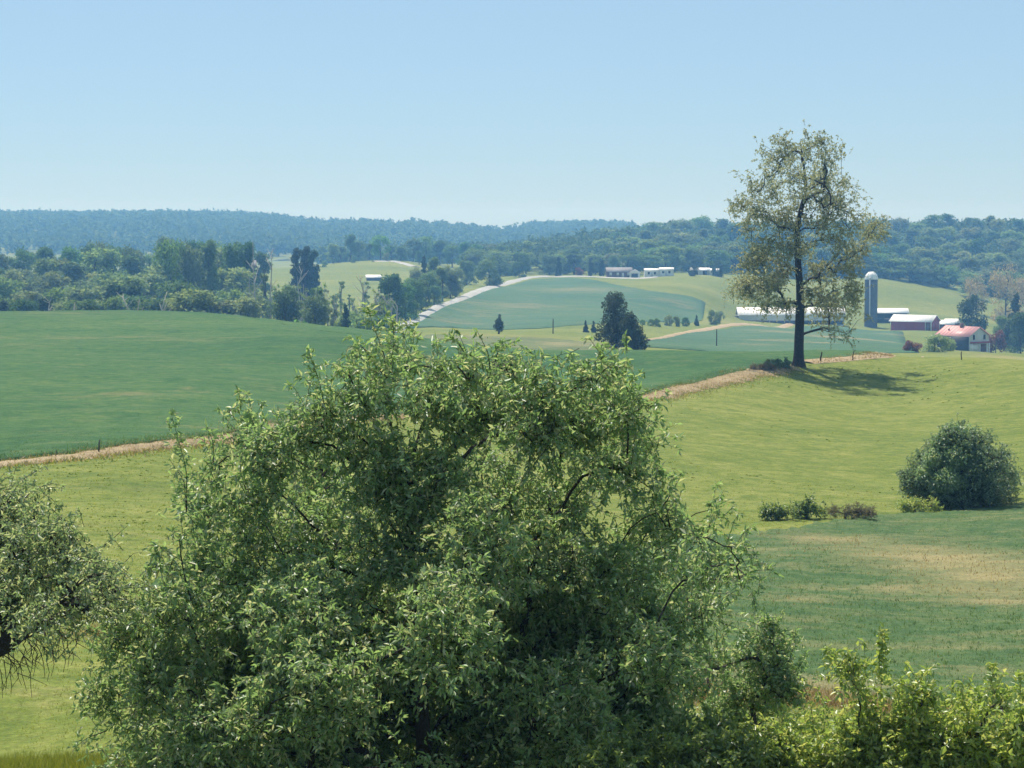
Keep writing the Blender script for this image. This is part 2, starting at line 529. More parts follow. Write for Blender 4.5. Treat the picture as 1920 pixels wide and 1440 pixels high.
def field(name, label, cat, near, far, h, mat, n, m, dry=(), keep=True, soft=False):
    A = resample([spot(p) for p in near], n)
    B = resample([spot(p) for p in far], n)
    if not soft:
        for E in (A, B):
            E[1:-1, 1] += RNG.normal(size=n - 2) * 0.22
    if keep:
        POLYS.append(np.concatenate([A, B[::-1]]))
    t = (np.linspace(0, 1, m) ** 1.25)[None, :, None]
    G = A[:, None] * (1 - t) + B[:, None] * t
    X, Y = G[..., 0], G[..., 1]
    if soft:
        ii = np.minimum(np.arange(n), np.arange(n)[::-1])[:, None]
        jj = np.minimum(np.arange(m), np.arange(m)[::-1])[None]
        h = 0.03 + (h - 0.03) * np.clip(np.minimum(ii, jj) / 2.0, 0, 1)
    Z = gz(X, Y) + h + 0.03 * RNG.normal(size=X.shape) * np.minimum(1, h * 4)
    V = np.stack([X, Y, Z], -1).reshape(-1, 3)
    i = np.arange(n - 1)[:, None] * m
    j = np.arange(m - 1)[None]
    Q = np.stack([i + j, i + m + j, i + m + j + 1, i + j + 1], -1).reshape(-1, 4)
    # skirt down into the soil
    rim = np.concatenate([np.arange(n) * m, (n - 1) * m + np.arange(1, m), np.arange(n - 2, -1, -1) * m + m - 1, np.arange(m - 2, 0, -1)])
    S = V[rim].copy()
    S[:, 2] -= float(np.max(h)) + 0.3
    k = len(V)
    r = np.arange(len(rim))
    r2 = (r + 1) % len(rim)
    Q2 = np.stack([rim[r], k + r, k + r2, rim[r2]], -1)
    V = np.concatenate([V, S])
    me = mesh(name, V, np.concatenate([Q, Q2]), mat)
    set_attr(me, 'dry', blobs(V, dry))
    return struct(name, me, label, cat)


def strip(name, label, cat, pts, width, h, mat, n, m=5, dry=0.0, wob=0.0, keep=True):
    C = resample([spot(p) for p in pts], n)
    T = np.gradient(C, axis=0)
    T /= np.linalg.norm(T, axis=1, keepdims=True)
    Nn = np.stack([-T[:, 1], T[:, 0]], -1)
    w = np.interp(np.linspace(0, 1, n), np.linspace(0, 1, len(width)), width) if isinstance(width, (list, tuple)) else np.full(n, width)
    wl = w * (1 + wob * RNG.normal(size=n))
    wr = w * (1 + wob * RNG.normal(size=n))
    s = np.linspace(-0.5, 0.5, m)
    G = C[:, None] + Nn[:, None] * np.where(s[None, :, None] < 0, s[None, :, None] * wl[:, None, None], s[None, :, None] * wr[:, None, None])
    hh = h * (1 - (2 * s) ** 4)[None, :] + 0.02
    Z = gz(G[..., 0], G[..., 1]) + hh
    V = np.concatenate([G, Z[..., None]], -1).reshape(-1, 3)
    i = np.arange(n - 1)[:, None] * m
    j = np.arange(m - 1)[None]
    Q = np.stack([i + j, i + m + j, i + m + j + 1, i + j + 1], -1).reshape(-1, 4)
    if keep:
        POLYS.append(np.concatenate([G[:, 0], G[::-1, -1]]))
    me = mesh(name, V, Q, mat, smooth=True)
    set_attr(me, 'dry', np.full(len(V), dry))
    return struct(name, me, label, cat)


# ground sheet
_s = np.linspace(-0.62, 0.62, 300)
_r = np.exp(np.linspace(math.log(6), math.log(3330), 400)) - 31
X = _s[None] * (_r[:, None] + 75)
Y = np.repeat(_r[:, None], len(_s), 1)
Z = gz(X, Y)
GV = np.stack([X, Y, Z], -1).reshape(-1, 3)
i = np.arange(len(_r) - 1)[:, None] * len(_s)
j = np.arange(len(_s) - 1)[None]
GQ = np.stack([i + j, i + j + 1, i + len(_s) + j + 1, i + len(_s) + j], -1).reshape(-1, 4)
gme = mesh('ground', GV, GQ, M['ground'], smooth=True)
set_attr(gme, 'dry', blobs(GV, [(150, 985, 260, 5, 0.35), (60, 1330, 120, 14, 0.25), (60, 1280, 160, 12, 0.2), (1540, 1310, 90, 14, 0.7), (1900, 672, 60, 4, 0.4), (1850, 664, 90, 4, 0.4),
                                (1300, 538, 90, 6, 0.15), (1120, 640, 120, 8, 0.4), (900, 629, 120, 5, 0.5), (1350, 602, 60, 6, 0.5)]))
struct('ground', gme, 'yellow green pasture and meadow covering the rolling hills', 'ground')

field('wheat_field', 'large dark green wheat field filling the left bench behind the straw verge', 'field',
      [(-330, 900), (0, 868), (180, 849), (390, 825), (600, 788), (900, 765), (1200, 745), (1300, 720), (1400, 697), (1470, 681), (1560, 673), (1640, 670), (1730, 669)],
      [(-330, 0, 300), (0, 0, 300), (350, 0, 290), (430, 0, 262), (500, 0, 239), (560, 0, 221), (640, 0, 210), (740, 0, 208), (800, 0, 218), (850, 0, 234), (930, 0, 232), (1140, 0, 235), (1300, 0, 235), (1480, 0, 235), (1640, 0, 230), (1730, 0, 222)],
      0.13, M['wheat'], 260, 110,
      [(150, 745, 130, 6, 0.4), (260, 742, 60, 5, 0.3), (350, 733, 22, 3, 0.7), (385, 739, 18, 3, 0.6), (200, 635, 130, 3, 0.45), (360, 640, 120, 3, 0.35), (40, 650, 60, 4, 0.3), (580, 772, 60, 8, 0.5), (1180, 735, 60, 8, 0.4), (450, 810, 60, 6, 0.35), (120, 588, 120, 2, 0.3)])
DRY2 = [(1700, 1040, 170, 18, 0.6), (1880, 1085, 170, 32, 0.7), (1800, 1060, 160, 20, 0.35), (1560, 1015, 130, 10, 0.6), (1880, 1135, 90, 10, 0.55), (1500, 1130, 80, 12, 0.35), (1420, 1040, 60, 10, 0.35), (1700, 1110, 150, 12, 0.3),
       (1540, 1290, 130, 14, 0.7), (1850, 1270, 100, 8, 0.4), (1300, 1270, 120, 20, 0.6), (300, 1165, 50, 14, 1.0), (1480, 1210, 130, 12, 0.2)]
field('wheat_field', 'thin wheat field with tan dry patches at the lower right', 'field',
      [(230, 1180), (330, 1195), (500, 1240), (900, 1285), (1300, 1305), (1500, 1300), (1920, 1345), (2350, 1390), (3000, 1440)],
      [(300, 1088), (500, 1075), (700, 1060), (1100, 1030), (1340, 1008), (1500, 992), (1650, 968), (1800, 958), (1920, 944), (2350, 920), (3000, 905)],
      0.09, M['nwheat'], 280, 90,
      DRY2)
field('crop_field', 'blue green crop field on the far rounded hill beside the gravel road', 'field',
      [(748, 618), (800, 614), (870, 616), (950, 619), (1050, 613), (1150, 606), (1250, 604), (1318, 600)],
      [(800, 594), (850, 570), (925, 541), (1000, 523), (1060, 521), (1110, 524), (1160, 536), (1230, 549), (1324, 566)],
      0.35, M['crop'], 120, 70,
      [(960, 575, 100, 8, 0.5), (1080, 545, 90, 4, 0.6), (900, 590, 60, 8, 0.3), (1270, 570, 50, 8, 0.35), (860, 608, 80, 6, 0.4)], soft=True)
field('crop_field', 'blue green hay field with pale mown streaks below the farm buildings', 'field',
      [(1190, 0, 330), (1300, 0, 340), (1400, 0, 350), (1500, 0, 360), (1600, 0, 370), (1725, 0, 400)],
      [(1215, 641), (1290, 624), (1380, 613), (1500, 611), (1600, 616), (1690, 620)],
      0.3, M['crop'], 80, 60,
      [(1480, 625, 60, 1.5, 0.8), (1450, 640, 50, 1.5, 0.8), (1560, 634, 50, 1.5, 1.0), (1540, 645, 45, 1.5, 0.8), (1640, 640, 60, 1.2, 1.0), (1400, 648, 60, 1.5, 0.6), (1680, 628, 40, 1.5, 0.7), (1430, 621, 60, 1.2, 0.6)], soft=True)
field('stubble_field', 'pale green stubble field beyond the wheat crest by the cedars', 'field',
      [(760, 0, 275), (860, 0, 262), (950, 0, 258), (1060, 0, 262), (1150, 0, 270)],
      [(800, 628), (870, 630), (940, 632), (1040, 634), (1150, 648)],
      0.14, M['stubble'], 60, 40, [(1040, 645, 30, 3, 0.6), (1110, 648, 50, 4, 0.5), (880, 633, 70, 3, 0.4)], soft=True)
strip('path', 'tan straw verge running between the wheat field and the meadow', 'path',
      [(-300, 908), (0, 874), (180, 854), (390, 830), (600, 793), (900, 770), (1200, 750), (1300, 725), (1400, 701), (1470, 686)], [1.8, 1.8, 1.9, 2.0, 2.4, 3.2], 0.13, M['straw'], 320, 7, 0.15, 0.28)
strip('path', 'dry grass strip along the meadow crest right of the tall lone tree', 'path',
      [(1505, 680), (1560, 675.5), (1640, 671.5), (1730, 669.5)], [3.0, 2.4, 1.2, 0.5], 0.12, M['straw'], 50, 7, 0.3, 0.08)
strip('path', 'pale headland strip along the left crest of the wheat field', 'path',
      [(460, 0, 256), (500, 0, 246), (560, 0, 232), (640, 0, 222), (740, 0, 218), (790, 0, 224)], [2, 9, 17, 20, 16, 3], 0.06, M['straw'], 50, 5, 0.3, 0.05)
strip('road', 'pale gravel road climbing beside the far round hill', 'road',
      [(730, 0, 480), (760, 610), (795, 592), (840, 571), (880, 553), (915, 540), (960, 528.5), (995, 520.5), (1020, 0, 925)], [4, 4, 4, 4.5, 5, 5, 6], 0.45, M['gravel'], 90, 5, wob=0.12)
strip('track', 'pale driveway in front of the far houses', 'track',
      [(985, 0, 905), (1040, 0, 908), (1100, 0, 912), (1170, 0, 915), (1230, 0, 918)], 6, 0.4, M['gravel'], 50, 5)
strip('track', 'pale farm track crossing toward the long white barn', 'track',
      [(1215, 640), (1260, 631), (1300, 622), (1350, 613), (1400, 609), (1480, 608.5)], [1.5, 2.5, 3.5, 4, 4], 0.42, M['straw'], 50, 5, 0.4)
strip('track', 'short pale lane above the far left pasture', 'track', [(700, 0, 1070), (740, 0, 1075), (780, 0, 1040)], 7, 0.4, M['gravel'], 20, 3)


# ------------------------------------------------------------------ vegetation
def rot_basis(d, rng, up=0.7):
    """unit normals and sides for directions d; normals lean upward"""
    n = rng.normal(size=d.shape)
    n[:, 2] = np.abs(n[:, 2]) + up
    n -= (n * d).sum(1, keepdims=True) * d
    n /= np.linalg.norm(n, axis=1, keepdims=True) + 1e-9
    s = np.cross(d, n)
    return n, s


def leaf_geo(P, d, L, W, rng, up=0.7, fold=0.25, curl=0.18):
    n, s = rot_basis(d, rng, up)
    L = L[:, None]
    W = W[:, None]
    m = P + d * L * 0.45
    V = np.stack([P, m + s * W * 0.5 + n * W * fold, P + d * L - n * L * curl, m - s * W * 0.5 + n * W * fold], 1).reshape(-1, 3)
    b = np.arange(len(P))[:, None] * 4
    T = np.concatenate([b + np.array([[0, 1, 2]]), b + np.array([[0, 2, 3]])], 1).reshape(-1, 3)
    return V, T


def unit(v):
    return v / (np.linalg.norm(v, axis=-1, keepdims=True) + 1e-9)


def grow(trunk, clusters, step, rng, lift=0.6, wander=0.12):
    """skeleton: every cluster joins the nearest wood that lies lower and further in"""
    pos = [np.asarray(p, float) for p in trunk]
    par = [-1] + list(range(len(trunk) - 1))
    arr = np.zeros((len(trunk) + len(clusters) * 40, 3))
    arr[:len(pos)] = pos
    n = len(pos)
    tr = np.array(trunk)
    dist = np.min(np.linalg.norm(clusters[:, None] - tr[None], axis=2), axis=1)
    ends = np.zeros(len(clusters), int)
    for ci in np.argsort(dist):
        c = clusters[ci]
        A = arr[:n]
        dv = c - A
        d = np.linalg.norm(dv, axis=1)
        cost = d + lift * np.maximum(0, A[:, 2] - c[2] + 0.3 * d)
        k = int(np.argmin(cost))
        dd = d[k]
        m = max(1, min(38, int(math.ceil(dd / step))))
        a = A[k].copy()
        bend = rng.normal(size=3) * min(dd, step * 5) * wander
        bend[2] += dd * 0.08
        prev = k
        for q in range(1, m + 1):
            t = q / m
            p = a + (c - a) * t + bend * math.sin(math.pi * t) + (rng.normal(size=3) * dd * 0.02 if q < m else 0)
            arr[n] = p
            par.append(prev)
            prev = n
            n += 1
        ends[ci] = prev
    return arr[:n].copy(), np.array(par), ends


def wood_geo(pos, par, rtrunk, rmin, ntrunk, expo=2.3, sides=6, weight=None):
    n = len(pos)
    kids = np.bincount(par[par >= 0], minlength=n)
    a = np.where(kids == 0, 1.0, 0.0)
    for k in range(n - 1, 0, -1):
        if par[k] >= 0:
            a[par[k]] += a[k]
    r = a ** (1 / expo)
    r = np.maximum(r * rtrunk / r[0], rmin)
    main = np.full(n, -1)
    best = np.zeros(n)
    for k in range(1, n):
        p = par[k]
        if p >= 0 and a[k] >= best[p]:
            if main[p] >= 0 and main[p] < ntrunk:
                continue
            best[p] = a[k]
            main[p] = k
    VV, QQ, off = [], [], 0
    starts = [0] + [k for k in range(1, n) if main[par[k]] != k]
    for s in starts:
        ch = [s]
        while main[ch[-1]] >= 0:
            ch.append(main[ch[-1]])
        P = pos[ch]
        R = r[ch]
        if s:
            P = np.concatenate([pos[par[s]][None], P])
            R = np.concatenate([[min(r[par[s]], R[0] * 1.25)], R])
        if len(P) < 2:
            continue
        R = R.copy()
        R[-1] *= 0.5
        sd = 10 if s == 0 else (sides if R[0] > rmin * 3 else 4)
        V, Q = sweep(P, R, sd)
        VV.append(V)
        QQ.append(Q + off)
        off += len(V)
    return np.concatenate(VV), np.concatenate(QQ), r


def lobe_points(lobes, n, rng, shell=0.5, lobe_pow=0.66):
    L = np.asarray(lobes, float)
    w = L[:, 3] * L[:, 4] * L[:, 5]
    w = w ** lobe_pow
    k = rng.choice(len(L), n, p=w / w.sum())
    d = unit(rng.normal(size=(n, 3)))
    r = rng.random(n) ** shell
    return L[k, :3] + d * r[:, None] * L[k, 3:6]


def leafy(name, label, cat, base, trunk, lobes, ncl, spr, lv, leafL, leafW, rtrunk, rmin, mat, bark, seed, twig, step=0.5, droop=0.25, shell=0.45, lift=0.6,
          shoots=(), up=0.7, group=None, bare=None, extra=None, flare=0.0, twig_r=None, twigleaf=None, spread=1.0, expo=2.3, pw=0.66, wander=0.12):
    """tree or shrub with skeleton, twigs and single leaves; all points in world space, stored relative to its base"""
    rng = np.random.default_rng(seed)
    base = np.asarray(base, float)
    root = thing(name, label, cat, base, group=group)
    cl = lobe_points(lobes, ncl, rng, shell, pw)
    g = gz(cl[:, 0], cl[:, 1]) + 0.3
    cl[:, 2] = np.maximum(cl[:, 2], g)
    trunk = resample(trunk, max(4, int(len(trunk) * 3)), 1)
    pos, par, ends = grow(trunk, cl, step, rng, lift, wander)
    sh_b, sh_d, sh_t = [], [], []
    npos, npar = [pos], [par]
    cnt = len(pos)
    for (path, nleaf) in shoots:          # upright leafy shoots
        path = np.asarray(path, float)
        Pp = resample(path, 12, 1)
        k = int(np.argmin(np.linalg.norm(pos - Pp[0], axis=1)))
        sh_t.append(sweep(np.concatenate([pos[k][None] * 0.35 + Pp[0] * 0.65, Pp]) if np.linalg.norm(pos[k] - Pp[0]) < 0.4 else Pp, np.linspace(rmin * 1.1, rmin * 0.3, 13 if np.linalg.norm(pos[k] - Pp[0]) < 0.4 else 12), 5))
        tt = rng.random(nleaf) * 0.92 + 0.08
        ii = tt * 10.99
        i0 = ii.astype(int)
        q = Pp[i0] + (Pp[np.minimum(i0 + 1, 11)] - Pp[i0]) * (ii - i0)[:, None]
        q = q + rng.normal(size=q.shape) * np.array([1, 1, 0.6]) * (leafL * 1.15 * (1.2 - tt))[:, None]
        sh_b.append(q)
        sh_d.append(unit(unit(Pp[np.minimum(i0 + 1, 11)] - Pp[i0]) * 0.5 + rng.normal(size=q.shape) * 0.75 - np.array([0, 0, 0.2])))
    pos = np.concatenate(npos)
    par = np.concatenate(npar).astype(int)
    V, Q, r = wood_geo(pos, par, rtrunk, rmin, len(trunk), expo)
    if flare:
        hgt = V[:, 2] - base[2]
        f = 1 + flare * np.exp(-np.maximum(hgt, 0) / (rtrunk * 1.1))
        ctr = np.array([np.interp(hgt, trunk[:, 2] - base[2], trunk[:, 0]), np.interp(hgt, trunk[:, 2] - base[2], trunk[:, 1])]).T
        near = np.linalg.norm(V[:, :2] - ctr, axis=1) < rtrunk * 1.6
        V[near, :2] = ctr[near] + (V[near, :2] - ctr[near]) * f[near, None]
    # sprigs around every cluster
    c = np.repeat(cl, spr, 0)
    e = np.repeat(ends, spr)
    ns = len(c)
    outd = unit(c - pos[par[e]] + 1e-6)
    sd = unit(outd * 0.55 + rng.normal(size=(ns, 3)) * 0.75 + np.array([0, 0, 0.25]))
    sb = c + rng.normal(size=(ns, 3)) * twig * 0.35 * spread
    sl = twig * rng.uniform(0.6, 1.4, ns)
    TV, TQ = [], []
    tr_ = twig_r or rmin * 0.55
    # twig tubes (three sided, two segments, sagging)
    t0 = sb - sd * sl[:, None] * 0.15
    t1 = sb + sd * sl[:, None] * 0.5
    t2 = sb + sd * sl[:, None] - np.array([0, 0, 1.0]) * (sl * droop)[:, None]
    n_, s_ = rot_basis(sd, rng, 0.1)
    ring = [np.cos(a) * n_ + np.sin(a) * s_ for a in (0, 2.094, 4.189)]
    tv = np.stack([p + q * tr_ * w for p, w in ((t0, 1.0), (t1, 0.8), (t2, 0.35)) for q in ring], 1).reshape(-1, 3)
    b = np.arange(ns)[:, None] * 9
    fq = np.array([[a * 3 + i, a * 3 + (i + 1) % 3, a * 3 + 3 + (i + 1) % 3, a * 3 + 3 + i] for a in range(2) for i in range(3)]).reshape(1, -1)
    tq = (b + fq).reshape(-1, 4)
    WV = np.concatenate([V, tv])
    WQ = np.concatenate([Q, tq + len(V)])
    for a_, b_ in sh_t:
        WQ = np.concatenate([WQ, b_ + len(WV)])
        WV = np.concatenate([WV, a_])
    link('trunk', mesh('trunk', WV - base, WQ, bark, smooth=True), root)
    # leaves along the twigs
    k = np.repeat(np.arange(ns), lv)
    t = rng.random(len(k)) ** 0.8
    P = np.where((t < 0.5)[:, None], t0[k] + (t1[k] - t0[k]) * (t * 2)[:, None], t1[k] + (t2[k] - t1[k]) * (t * 2 - 1)[:, None])
    d = unit(sd[k] * 0.45 + rng.normal(size=P.shape) * 0.8 - np.array([0, 0, droop * 1.2]))
    if sh_b:
        P = np.concatenate([P] + sh_b)
        d = np.concatenate([d] + sh_d)
    Ls = leafL * rng.uniform(0.5, 1.4, len(P))
    Ws = leafW * rng.uniform(0.7, 1.25, len(P))
    LV, LT = leaf_geo(P, d, Ls, Ws, rng, up)
    link('crown', mesh('crown', LV - base, LT, mat), root, kind='stuff')
    return root


def px_lobes(lst, D, rng, depth=1.0):
    out = []
    for l in lst:
        dD = l[3] if len(l) > 3 else rng.normal() * depth * 0.5
        p = pt(l[0], l[1], D + dD)
        r = l[2] / F * (D + dD)
        out.append((*p, r, r * 1.1, r * (l[4] if len(l) > 4 else 1.0)))
    return out


# ---- tree prototypes for the woods (local space, base at the origin)
def clump_mesh(name, lobes, n, size, mat, seed, shell=0.35, up=0.4):
    rng = np.random.default_rng(seed)
    P = lobe_points(lobes, n, rng, shell)
    d = unit(rng.normal(size=P.shape) + np.array([0, 0, -0.1]))
    V, T = leaf_geo(P, d, size * rng.uniform(0.6, 1.5, n), size * 0.75 * rng.uniform(0.6, 1.3, n), rng, up, 0.2, 0.2)
    return mesh(name, V, T, mat)


def trunk_mesh(name, h, r, limbs, bark, seed):
    rng = np.random.default_rng(seed)
    mb = MB()
    P = np.array([[0, 0, -1.0], [0, 0, 0], [rng.normal() * 0.15, rng.normal() * 0.15, h * 0.35], [rng.normal() * 0.3, rng.normal() * 0.3, h * 0.7], [rng.normal() * 0.4, rng.normal() * 0.4, h * 0.95]])
    mb.tube(P, [r * 1.2, r, r * 0.75, r * 0.4, r * 0.1], 7)
    for l in limbs:
        z0 = max(h * 0.18, l[2] * 0.55)
        mb.tube([[0, 0, z0], [l[0] * 0.5, l[1] * 0.5, (z0 + l[2]) / 2 - 0.2], [l[0], l[1], l[2]]], [r * 0.45, r * 0.3, r * 0.08], 5)
    return mesh(name, mb.v, [np.array(mb.q), np.array(mb.t)], bark, smooth=True)


PROTO = {}


def proto_broad(key, h, w, seed, mat, low=0.18, n=3600, size=0.62, nl=26, shape='round', bark='bark_grey'):
    rng = np.random.default_rng(seed)
    lobes, limbs = [], []
    for k in range(nl):
        t = rng.random()
        z = h * (low + (0.93 - low) * t)
        if shape == 'round':
            env = math.sin(math.pi * min(1, 0.22 + 0.70 * t)) ** 0.7
        elif shape == 'tall':
            env = 0.9 - 0.5 * t
        elif shape == 'cone':
            env = 1.0 - 0.88 * t
        else:
            env = 0.75 + 0.25 * math.sin(3 * t)
        a = rng.random() * 6.283
        rr = w * 0.5 * env * rng.uniform(0.35, 0.85)
        r = w * (0.17 if shape != 'cone' else 0.2 * (1.05 - 0.75 * t)) * rng.uniform(0.7, 1.3)
        lobes.append((math.cos(a) * rr, math.sin(a) * rr, min(z, h - r), r, r, r * 0.85))
        if k < 9:
            limbs.append((math.cos(a) * rr * 0.9, math.sin(a) * rr * 0.9, z))
    PROTO[key] = (trunk_mesh(key + '_trunk', h, 0.018 * h + 0.05, limbs, M[bark], seed), clump_mesh(key + '_crown', lobes, n, size, M[mat], seed), h)


proto_broad('b1', 17, 11, 1, 'wood1')
proto_broad('b2', 15, 12, 2, 'wood1', low=0.1)
proto_broad('b3', 18, 9, 3, 'wood3', shape='tall')
proto_broad('b4', 13, 10, 4, 'wood2', low=0.08)
proto_broad('b5', 16, 10, 5, 'wood2')
proto_broad('b6', 14, 11, 6, 'wood3', low=0.06)
proto_broad('c1', 10, 5.2, 7, 'cedar', low=0.03, shape='cone', nl=34, n=3800, size=0.5)
proto_broad('c2', 12, 5.0, 8, 'cedar', low=0.05, shape='tall', nl=34, n=3800, size=0.5)
proto_broad('s1', 15, 3.6, 9, 'wood2', low=0.3, shape='col', n=500, size=0.5, nl=12, bark='bark_pale')
proto_broad('s2', 13, 3.0, 10, 'wood2', low=0.35, shape='col', n=320, size=0.5, nl=9, bark='bark_pale')
proto_broad('s3', 16, 4.0, 11, 'wood1', low=0.4, shape='col', n=700, size=0.55, nl=12, bark='bark_grey')
proto_broad('ev', 14, 11, 19, 'cedar', low=0.04, nl=36, n=4600, size=0.55)
proto_broad('u1', 5, 6, 12, 'wood2', low=0.0, n=1500, size=0.45, nl=16)
proto_broad('u2', 4.5, 5.5, 13, 'wood1', low=0.0, n=1500, size=0.45, nl=16)
proto_broad('bd', 15, 13, 14, 'bud', low=0.05, n=2600, size=0.5, nl=30, bark='bark_grey')
proto_broad('pu', 4.5, 6, 15, 'purple', low=0.05, n=1800, size=0.38, nl=16)
proto_broad('gr', 5, 7, 16, 'vine', low=0.0, n=2400, size=0.4, nl=18)


def plant(key, name, label, cat, px, D, top=None, h=None, wid=1.0, rz=None, group=None, rng=RNG):
    """stand a tree on the ground; its height reaches the photo row `top` or is h metres"""
    tm, cm, h0 = PROTO[key]
    p = gp(px, D)
    if h is None:
        h = pt(px, top, D)[2] - p[2]
    h = max(h, 1.0)
    s = h / h0
    w = s ** 0.55 * wid
    root = thing(name, label, cat, p, rng.random() * 6.28 if rz is None else rz, group)
    root.scale = (w, w, s)
    link('trunk', tm, root)
    link('crown', cm, root)
    return root


def bare_mesh(seed, h):
    rng = np.random.default_rng(seed)
    mb = MB()
    P = np.array([[0, 0, -0.5], [rng.normal() * 0.2, 0, h * 0.4], [rng.normal() * 0.5, 0.1, h * 0.75], [rng.normal() * 0.8, 0, h]])
    mb.tube(P, [0.24, 0.19, 0.13, 0.04], 6)
    for k in range(9):
        t = rng.uniform(0.4, 0.97)
        a = rng.random() * 6.28
        b = np.array([np.interp(t * h, P[:, 2], P[:, 0]), 0, t * h])
        l = h * 0.2 * rng.uniform(0.5, 1.2)
        d = np.array([math.cos(a) * 0.7, math.sin(a) * 0.7, rng.uniform(0.3, 0.9)])
        mb.tube([b, b + d * l * 0.5, b + d * l + [0, 0, 0.2]], [0.09, 0.06, 0.02], 4)
    return mesh('dead_trunk', mb.v, [np.array(mb.q), np.array(mb.t)], M['bark_pale'])


# ---- left wood behind the wheat crest
rngw = np.random.default_rng(21)
SKY_L = [(-60, 478), (0, 475), (60, 460), (130, 456), (200, 449), (245, 452), (290, 472), (310, 446), (350, 446), (375, 449), (400, 449), (430, 458), (470, 452), (500, 470), (530, 492), (545, 510)]


TONE = {'b1': 'mid green', 'b2': 'wide mid green', 'b3': 'narrow dark green', 'b4': 'low pale green', 'b5': 'pale green', 'b6': 'wide dark green', 'c1': 'dark conical', 'c2': 'dark evergreen', 'u1': 'small pale', 'u2': 'small green'}


def near_l(px):
    return ('at the left edge' if px < 60 else 'in from the left' if px < 160 else 'left of the topping pair' if px < 285 else 'under the topping pair' if px < 380 else 'near the pale house roof')


def near_r(px):
    return ('above the gravel road top' if px < 1040 else 'behind the brown house' if px < 1200 else 'behind the white trailers' if px < 1370 else 'behind the tall lone tree' if px < 1500 else 'between lone tree and silo' if px < 1630 else 'above the silo pasture' if px < 1790 else 'at the right edge')


def skyl(px):
    return float(np.interp(px, [a for a, _ in SKY_L], [b for _, b in SKY_L]))


LW = 'trees of the left wood'
for px in range(-50, 520, 30):
    q = px + rngw.uniform(-12, 12)
    key = ['b1', 'b3', 'b6', 'b2'][rngw.integers(4)]
    plant(key, 'broadleaf_tree', 'tall ' + TONE[key] + ' tree on the left wood skyline ' + near_l(q), 'tree', q, rngw.uniform(680, 740), top=skyl(q) + rngw.uniform(-4, 8), group=LW + ', skyline row, ' + TONE[key] + ' ' + near_l(q), wid=rngw.uniform(0.85, 1.15))
for row, (D0, D1, off, step) in enumerate([(600, 660, 26, 33), (530, 590, 52, 33), (470, 520, 78, 34), (425, 455, 98, 34)]):
    lab = ['tree high in the left wood', 'tree amid the left wood', 'tree near the front of the left wood', 'front tree of the left wood'][row]
    grp = LW + [', upper middle', ', middle', ', near front', ', front row'][row]
    for px in range(-50, 470 - 20 * (row == 0), step):
        q = px + rngw.uniform(-14, 14)
        top = min(skyl(q) + off + rngw.uniform(-16, 16), 560)
        ks = ['b1', 'b2', 'b4', 'b5', 'b6', 'b3', 'c2', 'b4']
        key = ks[rngw.integers(len(ks))] if row < 3 else ['b4', 'b6', 'u1', 'b2', 'c1'][rngw.integers(5)]
        plant(key, 'broadleaf_tree' if key[0] != 'c' else 'cedar_tree', TONE[key] + ' ' + lab + ' ' + near_l(q), 'tree', q, rngw.uniform(D0, D1), top=top, group=grp + ', ' + TONE[key] + ' ' + near_l(q), wid=rngw.uniform(1.0, 1.45))
# dark evergreens that stand out of the wood
for k, (px, D, top, key, lab) in enumerate([
        (322, 560, 446, 'b2', 'dark rounded tree, left one of the pair topping the left wood'),
        (355, 565, 447, 'b1', 'dark rounded tree, right one of the pair topping the left wood'),
        (391, 570, 446, 'b3', 'narrow dark round tree just right of the topping pair'),
        (440, 590, 455, 'b6', 'dark tree above the pale house roof in the left wood'),
        (462, 592, 450, 'b3', 'taller dark tree right of the pale house roof')]):
    plant(key, 'dark_tree', lab, 'tree', px, D, top=top, wid=0.78 if key != 'c2' else 0.95)
for px, D, top in [(558, 640, 460), (572, 645, 456), (588, 642, 464)]:
    plant('c2', 'cedar_tree', 'dark cedar of the tight group left of the far pasture', 'tree', px, D, top=top, wid=0.9, group='tight cedar group left of the far pasture')
# slender pale trees and brush between the wood and the gravel road
for k in range(46):
    px = rngw.uniform(465, 735)
    D = rngw.uniform(430, 620)
    base = 612
    top = rngw.uniform(485, 560) if px < 545 else rngw.uniform(520, 575)
    key = ['s1', 's2', 's3', 's2'][rngw.integers(4)]
    seg = 'at the end of the left wood' if px < 530 else 'below the tight cedar group' if px < 605 else 'below the pasture shed' if px < 680 else 'beside the road trees'
    kindw = {'s1': 'leafy pale stemmed', 's2': 'sparse pale stemmed', 's3': 'fuller grey stemmed'}[key] + (' front' if D < 500 else ' rear')
    plant(key, 'slender_tree', kindw + ' slender tree ' + seg, 'tree', px, D, top=top, wid=rngw.uniform(0.7, 1.1), group='slender trees, ' + kindw + ' ' + seg)
for k in range(26):
    px = rngw.uniform(400, 735)
    plant(['u1', 'u2', 'u1'][rngw.integers(3)], 'brush', 'low green brush among the slender trees beyond the crest', 'bush', px, rngw.uniform(400, 470), h=rngw.uniform(3.5, 7), wid=rngw.uniform(0.8, 1.1), group='low brush beyond the crest')
for px, D, top, key, lab in [(537, 425, 540, 'b6', 'dark rounded bush standing over the crest among slender trees'), (592, 420, 552, 'b6', 'dark bush right of the other dark crest bush'),
                             (648, 425, 568, 'c1', 'small pointed cedar behind the crest headland strip')]:
    plant(key, 'dark_bush', lab, 'bush', px, D, top=top, wid=0.75)
